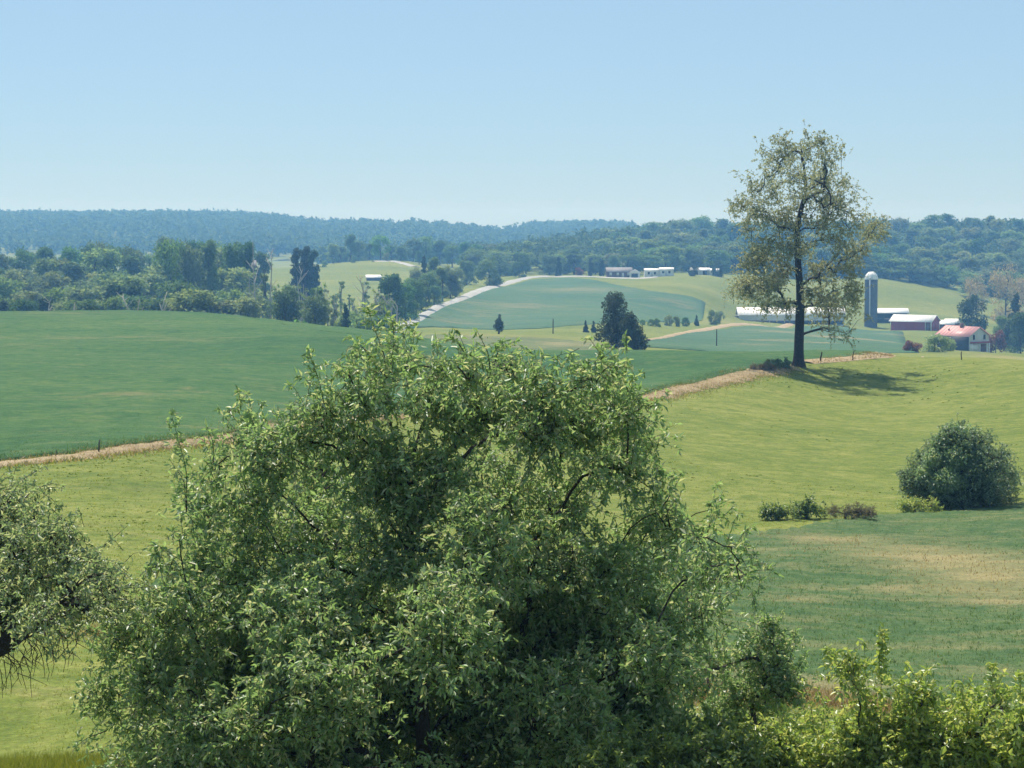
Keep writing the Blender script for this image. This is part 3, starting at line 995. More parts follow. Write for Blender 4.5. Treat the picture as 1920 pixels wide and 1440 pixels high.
for k, (px, D, top) in enumerate([(480, 500, 450), (509, 560, 468), (563, 500, 505), (678, 460, 515), (700, 470, 560), (712, 455, 545), (722, 470, 555), (745, 500, 560)]):
    p = gp(px, D)
    h = pt(px, top, D)[2] - p[2]
    o = link('dead_tree', bare_mesh(40 + k, h), None, tuple(p), label=['tall dark bare trunk at the right end of the left wood', 'bare trunk beside the leafy column tree right of the left wood', 'bare pole trunk below the tight cedar group', 'tall bare trunk in front of the white roofed pasture shed', 'short bare pale trunk left of the road trees', 'leaning bare pale trunk left of the road trees', 'thin bare pale trunk close to the road trees', 'bare pale trunk at the foot of the gravel road'][k], category='tree')
# pale dead limbs at the front edge of the wood
for k, (px, top) in enumerate([(105, 562), (238, 555), (258, 560), (315, 548), (152, 566)]):
    p = gp(px, 400)
    h = pt(px, top, 400)[2] - p[2]
    o = link('dead_tree', bare_mesh(60 + k, h), None, tuple(p), label='pale dead tree at the front edge of the left wood', category='tree', group='pale dead trees at the edge of the left wood')
    o.rotation_euler = (0.0, rngw.uniform(-0.35, 0.35), rngw.random() * 6)
# trees along the gravel road and round the far pasture
ROAD_T = [(735, 545, 512, 'b6'), (760, 560, 530, 'b6'), (722, 600, 520, 'b3'), (775, 585, 520, 'b1'), (790, 610, 525, 'b6'), (805, 640, 505, 'b1'), (815, 630, 535, 'b6'), (830, 665, 500, 'b3'), (845, 690, 510, 'b6'), (855, 700, 500, 'b1'),
          (795, 720, 478, 'c1'), (812, 740, 480, 'b3'), (780, 700, 500, 'b5'), (765, 660, 520, 'b4'), (838, 730, 495, 'b5'), (745, 590, 540, 'u2'), (770, 570, 560, 'u2')]
for px, D, top, key in ROAD_T:
    plant(key, 'roadside_tree', TONE[key] + ' tree in the clump left of the gravel road' + (', lower end' if px < 790 else ', upper end'), 'tree', px, D, top=top, wid=0.85, group='trees left of the gravel road, ' + TONE[key] + (' lower end' if px < 790 else ' upper end'))
for px, D, top, key, lab in [(875, 830, 488, 'b6', 'dark round tree left of the bend of the gravel road'), (918, 800, 486, 'b2', 'broad rounded tree standing right above the gravel road bend'),
                             (973, 920, 490, 'b6', 'dark tree where the gravel road tops the hill')]:
    plant(key, 'broadleaf_tree', lab, 'tree', px, D, top=top, wid=1.15)
for px, D, top, key in [(625, 1100, 455, 'b5'), (657, 1100, 437, 'b3'), (672, 1110, 450, 'b6'), (693, 1120, 455, 'b3'), (714, 1100, 438, 'b1'), (735, 1120, 460, 'b3'), (752, 1090, 462, 'b6'), (775, 1120, 445, 'b1'), (800, 1120, 441, 'b2'), (825, 1120, 450, 'b6'),
                        (848, 1110, 456, 'b1'), (870, 1100, 452, 'b3'), (893, 1110, 458, 'b6'), (640, 1120, 462, 'b6'), (786, 1080, 470, 'b3')]:
    plant(key, 'broadleaf_tree', TONE[key] + ' tree along the top of the far left pasture' + (', left part' if px < 700 else ', middle part' if px < 790 else ', right part'), 'tree', px, D, top=top, wid=1.1, group='far left pasture top row, ' + TONE[key] + (' left' if px < 700 else ' middle' if px < 790 else ' right'))
for px, D, top, key in [(664, 1075, 478, 'u2'), (725, 1075, 473, 'u1'), (609, 1040, 488, 'u2')]:
    plant(key, 'bush', 'small bush at the top of the far left pasture', 'bush', px, D, top=top, wid=0.7, group='small bushes on the far left pasture')

# ---- wooded hill at centre and right
SKY_R = [(880, 455), (930, 452), (1000, 462), (1050, 455), (1090, 440), (1130, 432), (1170, 425), (1230, 420), (1260, 408), (1300, 404), (1340, 410), (1380, 412), (1420, 416), (1500, 416), (1600, 416), (1660, 412), (1695, 407), (1715, 415), (1750, 405), (1800, 402), (1830, 410), (1860, 408), (1900, 405), (1990, 406)]


def skyr(px):
    return float(np.interp(px, [a for a, _ in SKY_R], [b for _, b in SKY_R]))


rngr = np.random.default_rng(33)
for row in range(6):
    for px in range(885 if row < 4 else 1150, 1975, 33):
        q = px + rngr.uniform(-15, 15)
        D = [985, 1030, 1080, 1140, 1220, 1320][row] + rngr.uniform(-18, 18)
        if row == 0 and 1640 < q < 1800:
            D = 1000 + rngr.uniform(-10, 10)
        base_row = 516 if q < 1640 else float(np.interp(q, [1640, 1800, 1990], [520, 548, 560]))
        t = skyr(q)
        top = t + (base_row - 45 - t) * (1 - row / 5.0) ** 0.9 + rngr.uniform(-7, 7)
        gzp = gp(q, D)
        hmin = 9.0
        if pt(q, top, D)[2] - gzp[2] < hmin:
            top = None
        ks = ['b1', 'b2', 'b3', 'b4', 'b5', 'b6', 'b1', 'b3'] + (['c2'] if row < 2 else [])
        key = ks[rngr.integers(len(ks))]
        where = ['at the wooded hill foot', 'low on the wooded hill', 'on the lower wooded slope', 'midway up the wooded hill', 'high on the wooded hill', 'on the wooded hill skyline'][row]
        plant(key, 'broadleaf_tree' if key[0] != 'c' else 'cedar_tree', TONE[key] + ' tree ' + where + ' ' + near_r(q), 'tree', q, D,
              top=top, h=hmin + rngr.uniform(0, 5) if top is None else None, wid=rngr.uniform(1.35, 2.0), group=TONE[key] + ' trees ' + where + ' ' + near_r(q), rng=rngr)


for px, D, top, key, lab in [(1048, 940, 480, 'c2', 'dark evergreen left of the brown house'), (1108, 950, 482, 'c2', 'dark evergreen behind the brown house, left'), (1128, 955, 484, 'c2', 'dark evergreen behind the brown house, middle'), (1150, 950, 478, 'b6', 'dark evergreen behind the brown house, right'),
                             (1085, 935, 500, 'pu', 'reddish small tree between the dark evergreens by the far houses'),
                             (1300, 915, 497, 'ev', 'dark tree in front of the far white trailers'), (1345, 925, 488, 'ev', 'dark tree right of the far white trailers')]:
    plant(key, 'dark_tree', lab, 'tree', px, D, top=top, wid=0.8)
# farmyard trees
plant('ev', 'evergreen_tree', 'big dark rounded evergreen behind the red roofed house', 'tree', 1822, 690, top=551, wid=0.85)
plant('c1', 'evergreen_tree', 'dark pointed evergreen at the right edge above the house', 'tree', 1905, 680, top=548, wid=1.2)
plant('b6', 'broadleaf_tree', 'broad dark green tree at the right edge behind the house', 'tree', 1915, 640, top=585, wid=1.0)
plant('b4', 'broadleaf_tree', 'lighter green tree between the evergreen and the right edge', 'tree', 1882, 700, top=590, wid=0.7)
plant('pu', 'purple_tree', 'purple leaved tree right of the house gable', 'tree', 1868, 615, top=617, wid=0.9)
plant('pu', 'purple_bush', 'purple leaved bush left of the grey green shrub', 'bush', 1712, 405, top=637, wid=0.9)
plant('gr', 'farm_shrub', 'grey green rounded shrub in front of the house roof', 'bush', 1754, 412, top=624, wid=0.95)
plant('gr', 'farm_shrub', 'grey green shrub against the dark house wall', 'bush', 1783, 425, top=634, wid=0.65)
for px, D, top, lab in [(1830, 900, 512, 'pale budding tree above the big evergreen, left of the budding pair'), (1885, 880, 490, 'pale budding tree at the right edge below the wooded hill'), (1925, 890, 500, 'pale budding tree cut by the right edge')]:
    plant('bd', 'budding_tree', lab, 'tree', px, D, top=top, wid=0.9)
# low growth left of the long barn
for k, (px, D, top, key) in enumerate([(1098, 500, 600, 'c1'), (1113, 500, 601, 'c1'), (1205, 590, 599, 'u2'), (1221, 590, 597, 'u2'), (1232, 590, 596, 'u2'), (1255, 620, 590, 'u1'), (1268, 620, 592, 'u1'), (1285, 630, 594, 'u2'), (1306, 640, 590, 'c1'), (1335, 650, 580, 'u1'), (1350, 660, 582, 'u1')]):
    plant(key, 'field_bush', 'small bush of the line between the far hill and the long barn', 'bush', px, D, top=top, wid=0.6, group='bush line left of the long barn')

# cedars on the middle field
rc = np.random.default_rng(5)


def cedar(label, px, D, outline, n, size, seed, hz):
    b = gp(px, D)
    lob = [np.array(l) - np.array([*b, 0, 0, 0]) for l in px_lobes(outline, D, np.random.default_rng(seed), hz)]
    h = max(l[2] for l in lob)
    root = thing('cedar_tree', label, 'tree', b)
    link('trunk', trunk_mesh('trunk', h, 0.22, [(l[0], l[1], l[2]) for l in lob[:10]], M['bark_grey'], seed), root)
    link('crown', clump_mesh('crown', lob, n, size, M['cedar'], seed, 0.4, 0.3), root)


cedar('tall dark cedar, left and higher of the two on the middle field', 1153, 306, [(1148, 560, 14), (1158, 560, 14), (1153, 566, 16), (1140, 575, 14), (1160, 575, 18), (1147, 595, 20), (1165, 598, 20), (1137, 615, 18), (1155, 620, 24), (1132, 628, 14), (1148, 638, 18), (1170, 630, 20), (1165, 648, 14), (1172, 608, 16), (1175, 640, 18), (1120, 632, 8)], 5200, 0.30, 3, 1.6)
cedar('shorter dark cedar, right of the tall cedar on the middle field', 1188, 300, [(1180, 594, 10), (1186, 604, 13), (1174, 610, 14), (1182, 615, 16), (1194, 622, 14), (1186, 635, 18), (1201, 638, 13), (1176, 645, 15), (1192, 650, 18), (1206, 648, 10), (1182, 656, 14)], 4200, 0.28, 4, 1.3)
cedar('tiny lone cedar with a thin spike top on the far field', 935, 428, [(937, 592, 2.5), (936, 598, 3.5), (934, 604, 6.5), (937, 608, 7.5), (932, 612, 7), (938, 615, 6.5)], 900, 0.32, 6, 0.6)

# ---- far ridge: one mass
rngf = np.random.default_rng(77)


def far_forest(name, label, rows, seed, per=95, size=2.9):
    rng = np.random.default_rng(seed)
    PP, LL, DD = [], [], []
    for (px0, px1, D0, D1, n, h0, h1) in rows:
        px = rng.uniform(px0, px1, n)
        D = rng.uniform(D0, D1, n)
        x = (px - 960) / F * D
        z = gz(x, D)
        h = rng.uniform(h0, h1, n)
        w = rng.uniform(9, 16, n)
        k = np.repeat(np.arange(n), per)
        d = unit(rng.normal(size=(len(k), 3)))
        d[:, 2] = np.abs(d[:, 2]) * 1.1 - 0.35
        sub = unit(rng.normal(size=(n, 5, 3)))[k, rng.integers(0, 5, len(k))] * 0.45
        q = d * rng.uniform(0.5, 0.78, len(k))[:, None] + sub
        P = np.stack([x[k] + q[:, 0] * w[k] * 0.5, D[k] + q[:, 1] * w[k] * 0.5, z[k] + h[k] * 0.58 + q[:, 2] * h[k] * 0.42], -1)
        PP.append(P)
    P = np.concatenate(PP)
    d = unit(rng.normal(size=P.shape))
    V, T = leaf_geo(P, d, size * rng.uniform(0.7, 1.5, len(P)), size * 0.8 * rng.uniform(0.7, 1.3, len(P)), rng, 0.5, 0.2, 0.2)
    link(name, mesh(name, V, T, M['far']), None, kind='stuff', label=label, category='forest')


far_forest('forest', 'hazy blue wooded ridge along the left and centre horizon',
           [(-120, 520, 2480, 2680, 420, 14, 18), (-120, 560, 2150, 2480, 420, 13, 18), (-120, 640, 1700, 2150, 420, 13, 18), (500, 720, 2300, 2450, 130, 13, 19), (640, 1000, 2180, 2360, 190, 13, 20), (560, 1050, 1700, 2180, 330, 13, 18), (980, 1190, 2420, 2560, 130, 16, 18), (980, 1250, 1900, 2420, 170, 13, 17),
            (600, 1150, 1350, 1700, 200, 12, 16)], 12)
far_forest('forest', 'dense mass of trees filling the wooded hill behind its skyline', [(1150, 2050, 1330, 1500, 260, 12, 15), (1150, 2050, 1000, 1330, 520, 6, 11), (880, 1180, 1000, 1350, 220, 7, 14)], 13, 100, 1.9)

# ------------------------------------------------------------------ farm buildings
def gable(name, label, cat, px, D, rz, L, W, H, RH, wall, roof, over=0.4, group=None, dz=0.0):
    p = gp(px, D)
    p[2] += dz
    root = thing(name, label, cat, p, math.radians(rz), group)
    l, w = L / 2, W / 2
    mb = MB()
    mb.add([(-l, -w, -1.2), (l, -w, -1.2), (l, w, -1.2), (-l, w, -1.2), (-l, -w, H), (l, -w, H), (l, w, H), (-l, w, H), (-l, 0, H + RH), (l, 0, H + RH)],
           [(0, 1, 5, 4), (2, 3, 7, 6), (1, 2, 6, 5), (3, 0, 4, 7)], [(5, 6, 9), (7, 4, 8)])
    mb.obj('wall', M[wall], root)
    th = 0.14
    sl = RH / w
    mr = MB()
    for s in (-1, 1):
        e = w + over
        ze = H + RH - e * sl
        a = [(-l - over, s * e, ze + 0.03), (l + over, s * e, ze + 0.03), (l + over, 0, H + RH + 0.03), (-l - over, 0, H + RH + 0.03)]
        b = [(x, y, z + th) for x, y, z in a]
        mr.add(a + b, [(0, 1, 2, 3), (4, 5, 6, 7), (0, 1, 5, 4), (1, 2, 6, 5), (2, 3, 7, 6), (3, 0, 4, 7)])
    # standing seams
    k = max(4, int(L / 1.2))
    for q in range(k + 1):
        x = -l - over + (L + 2 * over) * q / k
        for s in (-1, 1):
            e = w + over
            ze = H + RH - e * sl
            mr.add([(x - 0.04, s * e, ze + th + 0.03), (x + 0.04, s * e, ze + th + 0.03), (x + 0.04, 0, H + RH + th + 0.03), (x - 0.04, 0, H + RH + th + 0.03),
                    (x - 0.04, s * e, ze + th + 0.11), (x + 0.04, s * e, ze + th + 0.11), (x + 0.04, 0, H + RH + th + 0.11), (x - 0.04, 0, H + RH + th + 0.11)],
                   [(4, 5, 6, 7), (0, 1, 5, 4), (1, 2, 6, 5), (3, 0, 4, 7)])
    mr.obj('roof', M[roof], root)
    return root


def part(root, name, mat, x0, x1, y0, y1, z0, z1, **kw):
    return MB().box(x0, x1, y0, y1, z0, z1).obj(name, M[mat], root, **kw)


# long poultry barn
b = gable('long_barn', 'long low white roofed barn behind the tall lone tree', 'barn', 1482, 800, -1, 38, 9, 3.1, 2.3, 'white_wall', 'white_metal', 0.6, dz=0.3)
part(b, 'side_curtain', 'dark', -18.6, 18.6, -4.58, -4.505, -0.6, 0.9)
for k in range(8):
    part(b, 'post', 'white_wall', -18.9 + k * 5.4, -18.6 + k * 5.4, -4.66, -4.585, 0.0, 3.0)
part(b, 'door', 'white_wall', -19.09, -19.0, -1.4, 1.4, 0, 2.6)
part(b, 'annex', 'dark', -23.0, -19.2, -3.2, 1.5, -0.8, 2.2)
part(b, 'annex_roof', 'greyroof', -23.3, -19.1, -3.5, 1.8, 2.23, 2.42)
# silo
p = gp(1633, 815)
silo = thing('silo', 'tall dark cylindrical silo with white dome beside the barns', 'silo', p)
H = pt(1633, 524, 815)[2] - p[2]
R = 2.4
mb = MB()
zz = np.linspace(-1.0, H, 16)
mb.tube([(0, 0, z) for z in zz], [R] * 16, 32)
mb.obj('tower', M['concrete'], silo, smooth=False)
mb = MB()
for k in range(14):
    z = 0.8 + k * (H - 1.6) / 13
    mb.tube([(0, 0, z - 0.05), (0, 0, z + 0.05)], [R + 0.05, R + 0.05], 32, cap=False)
    mb.obj('hoop', M['concrete'], silo)
    mb = MB()
mb = MB()
th = np.linspace(0, math.pi / 2, 9)
mb.tube([(0, 0, H + 0.02 + math.sin(t) * R * 1.2) for t in th], [max(0.02, math.cos(t) * (R + 0.12)) for t in th], 32)
dome = mb.obj('dome', M['white_metal'], silo, smooth=True)
for k in range(8):
    a = k / 8 * 6.283
    MB().tube([(math.cos(a) * (R + 0.14) * math.cos(t), math.sin(a) * (R + 0.14) * math.cos(t), H + 0.04 + math.sin(t) * R * 1.21) for t in th[:-1]], [0.05] * 8, 4).obj('dome_rib', M['steel'], dome)
MB().tube([(-0.9, -R - 0.28, 4.5), (-0.9, -R - 0.28, 9), (-0.9, -R - 0.28, H)], [0.24, 0.24, 0.24], 10).obj('chute', M['steel'], silo)
MB().box(-1.15, -0.3, -R - 0.8, -R + 0.4, H - 0.1, H + 0.9).obj('hatch', M['steel'], silo)
# red barn
b = gable('red_barn', 'red walled barn with white roof right of the silo', 'barn', 1716, 795, -31, 15.5, 8.5, 3.3, 2.0, 'red_wall', 'white_metal', 0.5)
for x in (-7.79, 7.5):
    part(b, 'corner_trim', 'white_wall', x, x + 0.29, -4.29, -4.255, 0, 3.2)
part(b, 'corner_trim', 'white_wall', 5.4, 5.65, -4.29, -4.255, 0, 3.2)
part(b, 'door', 'brick', 5.68, 7.48, -4.33, -4.26, 0, 2.8)
for y in (-4.24, 3.95):
    part(b, 'corner_trim', 'white_wall', 7.76, 7.8, y, y + 0.29, 0, 3.2)
part(b, 'door', 'red_wall', 7.755, 7.83, -1.5, 1.5, 0, 2.6)
# open shed behind
p = gp(1672, 835)
s = thing('open_shed', 'open sided shed with thin white roof between silo and red barn', 'shed', p, math.radians(-3))
MB().add([(-6.5, -2.5, 3.5), (6.5, -2.5, 3.5), (6.5, 2.5, 5.1), (-6.5, 2.5, 5.1), (-6.5, -2.5, 3.65), (6.5, -2.5, 3.65), (6.5, 2.5, 5.25), (-6.5, 2.5, 5.25)],
         [(0, 1, 2, 3), (4, 5, 6, 7), (0, 1, 5, 4), (1, 2, 6, 5), (2, 3, 7, 6), (3, 0, 4, 7)]).obj('roof', M['white_metal'], s)
part(s, 'back_wall', 'dark', -6.3, 6.3, 2.2, 2.4, -1, 4.9)
part(s, 'dark_side_panel', 'dark', -6.3, 6.3, -2.0, -1.8, -1, 1.6)
for k in range(5):
    part(s, 'post', 'post', -6.3 + k * 3.1, -6.1 + k * 3.1, -2.3, -2.1, -1, 3.52)
for px, D, L, lab in [(1772, 800, 6.5, 'small white roofed shed right of the red barn'), (1786, 812, 5.0, 'small white roofed shed half behind the big evergreen')]:
    b = gable('small_shed', lab, 'shed', px, D, -12, L, 4.5, 2.2, 1.3, 'brick', 'white_metal', 0.3)
    part(b, 'door', 'dark', -0.8, 0.8, -2.32, -2.255, 0, 1.9)
# house
b = gable('farm_house', 'farm house with faded red roof and pale gable', 'house', 1806, 600, -58, 12.5, 7.2, 4.4, 2.2, 'grey_wall', 'red_metal', 0.45)
part(b, 'dark_side_panel', 'dark', -6.2, 6.2, -3.68, -3.605, -1, 4.1)  # dark sheet over the grey siding, painting in the shade of this wall
for y in (-2.4, 1.5):
    w = part(b, 'window', 'dark', 6.255, 6.32, y, y + 0.9, 3.3, 4.6)
    part(w, 'window_frame', 'white_wall', 6.257, 6.36, y - 0.12, y - 0.005, 3.2, 4.7)
    part(w, 'window_frame', 'white_wall', 6.257, 6.36, y + 0.905, y + 1.02, 3.2, 4.7)
part(b, 'porch_beam', 'red_wall', 6.26, 7.0, -3.3, 3.5, 2.35, 2.75)
part(b, 'garage_door', 'white_wall', 6.255, 6.33, -3.2, -0.2, 0, 2.2)
part(b, 'door', 'brick', 6.255, 6.33, 0.7, 2.7, 0, 2.1)
part(b, 'porch_post', 'white_wall', 6.8, 7.0, 3.2, 3.4, -0.8, 2.35)
part(b, 'porch_post', 'white_wall', 6.8, 7.0, -3.2, -3.0, -0.8, 2.35)
part(b, 'chimney', 'brick', -0.4, 0.4, -0.8, 0.0, 6.0, 7.6)
part(b, 'vent', 'brick', -3.4, -3.1, -2.2, -1.9, 5.0, 6.0)
# far houses on the hill
b = gable('far_house', 'low brown brick house below the wooded hill', 'house', 1160, 930, 2, 10.5, 7, 2.6, 1.6, 'brick', 'greyroof', 0.4)
for x in (-4.2, -1.2, 3.2):
    part(b, 'window', 'white_wall', x, x + 1.0, -3.58, -3.505, 1.0, 2.2)
part(b, 'door', 'white_wall', 1.0, 1.9, -3.58, -3.505, 0, 2.1)
b = gable('garage', 'small white gabled garage at the right end of the brown house', 'garage', 1190, 925, 86, 5.5, 4.4, 2.3, 1.2, 'white_wall', 'white_metal', 0.3)
part(b, 'door', 'dark', -2.83, -2.755, -1.4, 1.4, 0, 2.0)
for px, L, lab in [(1222, 6.4, 'white trailer home, left half of the far white pair'), (1249, 5.8, 'pale blue white trailer home, right half of the far white pair')]:
    b = gable('trailer_home', lab, 'trailer', px, 928, 3, L, 4, 2.7, 0.7, 'white_wall', 'white_metal', 0.2)
    for x in (-2.0, 0.6):
        part(b, 'window', 'dark', x, x + 0.9, -2.08, -2.005, 1.1, 2.1)
    part(b, 'door', 'grey_wall', -0.7, 0.2, -2.08, -2.005, 0.2, 2.1)
for px, lab in [(1303, 'small white roofed outbuilding left, under the far trees'), (1320, 'small grey outbuilding in the middle, under the far trees'), (1338, 'small white outbuilding right, under the far trees')]:
    b = gable('outbuilding', lab, 'shed', px, 935, 5, 4.2, 3.5, 1.9, 0.9, 'white_wall' if px != 1320 else 'grey_wall', 'white_metal', 0.25)
    part(b, 'door', 'dark', -0.9, 0.9, -1.83, -1.755, 0, 1.7)
b = gable('pasture_shed', 'white roofed run-in shed alone on the far left pasture', 'shed', 701, 925, 2, 6.2, 3.8, 1.3, 1.0, 'brick', 'white_metal', 0.3)
part(b, 'opening', 'dark', -2.6, 2.6, -1.98, -1.905, 0, 1.1)
b = gable('wood_house', 'pale grey house roof showing among the trees of the left wood', 'house', 456, 600, 8, 6.5, 6, 9.5, 1.6, 'grey_wall', 'greyroof', 0.4, dz=4.6)
part(b, 'window', 'dark', -1.2, 0.2, -3.08, -3.005, 8.0, 9.2)

# ------------------------------------------------------------------ posts
def post(name, label, px, D, h, r=0.07, lean=(0, 0), mat='post', cross=False, group=None):
    p = gp(px, D)
    mb = MB()
    n = 6
    rr = np.random.default_rng(int(px))
    P = [(lean[0] * t * h + rr.normal() * 0.015, lean[1] * t * h + rr.normal() * 0.015, -0.3 + (h + 0.3) * t) for t in np.linspace(0, 1, n)]
    mb.tube(P, [r * (1.1 - 0.25 * t) for t in np.linspace(0, 1, n)], 7)
    if cross:
        mb.box(-0.6, 0.6, -0.06, 0.06, h - 0.5, h - 0.35)
    return mb.obj(name, M[mat], None, label=label, category='post', group=group).__setattr__('location', tuple(p))


def lane(px, py):
    q = hit(px, py)
    return 960 + q[0] / q[1] * F, q[1]


for px, py, h, r, lean, lab in [(182, 853, 0.66, 0.035, (0.22, 0), 'crooked leaning fence stick on the straw verge at left'),
                                (103, 862, 0.42, 0.02, (0.15, 0), 'short thin fence stick near the left end of the straw verge'),
                                (1537, 680, 0.95, 0.07, (0.16, 0), 'leaning fence post just right of the tall lone tree'),
                                (1597, 676, 0.95, 0.045, (0.2, 0), 'thin leaning fence post further right of the tall lone tree'),
                                (1803, 674, 0.7, 0.05, (-0.03, 0), 'thin fence post on the meadow crest before the house')]:
    a, D = lane(px, py)
    post('fence_post', lab, a, D, h, r, lean)
post('utility_pole', 'lone wooden pole on the stubble field left of the cedars', 1037, 470, 3.2, 0.12)
post('utility_pole', 'lone wooden pole standing in the hay field below the long barn', 1344, 400, 3.4, 0.10)

# ------------------------------------------------------------------ tall lone tree
D = 185.0
bx, by = hit(1497, 687)
D = float(by)
rl = np.random.default_rng(9)
lone_l = px_lobes([(1478, 252, 14), (1508, 256, 18), (1540, 268, 20), (1566, 282, 12), (1432, 284, 16), (1470, 285, 30), (1510, 290, 30), (1548, 302, 26), (1448, 315, 28), (1585, 335, 22), (1492, 330, 40), (1545, 340, 38), (1410, 352, 28), (1450, 365, 40), (1390, 388, 22), (1510, 375, 42), (1570, 375, 40), (1608, 362, 18),
                   (1430, 405, 40), (1400, 420, 26), (1480, 420, 40), (1540, 420, 40), (1598, 412, 34), (1632, 430, 26), (1655, 440, 12), (1570, 455, 36), (1610, 460, 24), (1450, 455, 40), (1415, 470, 28), (1500, 468, 36), (1430, 500, 36), (1398, 528, 26), (1382, 548, 16), (1465, 510, 34), (1435, 545, 30), (1405, 560, 18), (1470, 550, 22),
                   (1540, 510, 36), (1590, 515, 30), (1560, 552, 34), (1600, 560, 24), (1535, 585, 24), (1585, 595, 24), (1610, 600, 16), (1560, 618, 14), (1590, 630, 12), (1540, 560, 26), (1378, 392, 12), (1395, 540, 24, -2), (1420, 530, 28, 2), (1385, 520, 14, 1), (1410, 555, 22, -1), (1440, 570, 18, 2), (1625, 450, 22, -1), (1645, 425, 14, 1), (1600, 480, 22, 2), (1575, 285, 8), (1435, 270, 8), (1420, 480, 30, 2), (1445, 530, 34, -2), (1395, 500, 20, 0), (1560, 580, 30, 2), (1520, 545, 24, -2), (1600, 540, 26, 1), (1470, 575, 20, -2), (1545, 608, 18, 0), (1575, 575, 24, -3)], D, rl, 5.0)
trunk = [pt(1497, 690, D), pt(1498, 640, D), pt(1500, 590, D), pt(1500, 540, D), pt(1496, 490, D), pt(1493, 440, D), pt(1500, 400, D - 0.3), pt(1513, 350, D), pt(1505, 300, D), pt(1500, 262, D)]
leafy('lone_tree', 'tall lone tree with thin olive foliage on the meadow crest', 'tree', (trunk[0][0], D, g1(trunk[0][0], D)), trunk, [(*l[:3], l[3] * 0.95, l[4] * 0.95, l[5] * 0.95) for l in lone_l], 720, 7, 10, 0.17, 0.105, 0.40, 0.014, M['lone'], M['bark'], 11, 0.62,
      step=0.9, droop=0.35, shell=0.7, flare=0.75, twig_r=0.008, up=0.3, expo=1.75, wander=0.08, spread=1.3)

# ------------------------------------------------------------------ meadow shrub and low growth
bx, by = hit(1800, 947)
D = float(by)
ml = px_lobes([(1778, 806, 14), (1800, 802, 12), (1838, 822, 14), (1872, 858, 20), (1897, 890, 12), (1700, 890, 12), (1735, 858, 14), (1795, 825, 32), (1765, 850, 36), (1825, 840, 38), (1745, 880, 40), (1795, 880, 55), (1850, 870, 42), (1875, 895, 36), (1890, 910, 20), (1722, 905, 30), (1705, 905, 16), (1760, 920, 34), (1815, 920, 42), (1860, 925, 34), (1730, 932, 22), (1770, 938, 24), (1810, 940, 26), (1850, 938, 26), (1880, 930, 22), (1800, 930, 30, -1.2), (1840, 915, 30, -1.4), (1760, 925, 26, -1.3)], D, rl, 1.6)
b0 = (bx, by, g1(bx, by))
tr = [np.array(b0), np.array(b0) + (0, 0, 0.6), np.array(b0) + (0.05, 0, 1.3), np.array(b0) + (0, 0, 2.2)]
root = leafy('meadow_shrub', 'dense dark rounded shrub overgrown with vine at the right of the meadow', 'shrub', b0, tr, ml, 620, 8, 10, 0.11, 0.045, 0.16, 0.012, M['willow'], M['bark'], 17, 0.34, step=0.4, droop=0.2, shell=0.4)
rv = np.random.default_rng(18)
vl = px_lobes([(1785, 808, 18, -0.3), (1815, 815, 20, -0.4), (1765, 830, 20, -0.5), (1750, 860, 20, -0.9), (1790, 860, 26, -1.1), (1820, 862, 22, -1.1), (1735, 890, 20, -1.0), (1775, 900, 26, -1.5), (1755, 910, 16, -1.4), (1805, 840, 16, -0.8), (1840, 845, 14, -0.7), (1800, 905, 16, -1.5)], D, rv)
P = lobe_points(vl, 9000, rv, 0.4)
V, T = leaf_geo(P, unit(rv.normal(size=P.shape) - np.array([0, 0, 0.5])), 0.11 * rv.uniform(0.6, 1.4, len(P)), 0.08 * rv.uniform(0.6, 1.4, len(P)), rv, 0.9)
link('vine', mesh('vine', V - np.array(b0), T, M['vine']), root, kind='stuff', label='paler vine leaves draped over the left and top')


def small_bush(label, px, py, lst, mat, n, L, W, seed, name='bush', cat='bush', up=0.4, Dd=None, wood='bark', ncl=40):
    x, y = hit(px, py)
    D_ = float(y)
    b_ = np.array([x, y, g1(x, y)])
    lob = px_lobes(lst, D_, np.random.default_rng(seed), 0.6)
    return leafy(name, label, cat, b_, [b_ - (0, 0, 0.1), b_ + (0, 0, 0.25), b_ + (0, 0, 0.5)], lob, ncl, 5, n, L, W, 0.05, 0.008, M[mat], M[wood], seed, 0.25, step=0.3, droop=0.1, up=up)


small_bush('low green sapling bush, left of the two at the meadow ditch', 1455, 974, [(1436, 970, 5), (1453, 961, 6), (1462, 967, 8), (1475, 970, 5), (1446, 968, 7), (1488, 972, 4)], 'shrub_dark', 9, 0.13, 0.06, 51)
small_bush('low green sapling bush, taller right one of the two at the meadow ditch', 1512, 972, [(1514, 944, 4), (1511, 952, 6), (1506, 960, 9), (1524, 967, 6), (1494, 969, 5), (1537, 971, 4)], 'shrub_dark', 9, 0.13, 0.06, 52)
small_bush('grey dry brush right of the sapling bushes', 1585, 974, [(1566, 970, 7), (1588, 968, 8), (1606, 970, 7), (1628, 972, 6)], 'drybrush', 10, 0.16, 0.012, 53, name='dry_brush', up=0.1)
small_bush('weedy tuft at the left foot of the big meadow shrub', 1715, 962, [(1700, 955, 10), (1725, 953, 12), (1745, 956, 10)], 'shrub', 8, 0.14, 0.035, 54)
small_bush('dark low bush at the left foot of the tall lone tree', 1450, 690, [(1442, 686, 4), (1456, 683, 5), (1472, 683, 5)], 'willow', 12, 0.2, 0.1, 55)
small_bush('pale weeds left of the lone tree above the straw verge', 1430, 697, [(1415, 696, 5), (1432, 692, 6), (1445, 694, 5)], 'drybrush', 10, 0.2, 0.03, 56, name='weeds', up=0.1, cat='weeds')

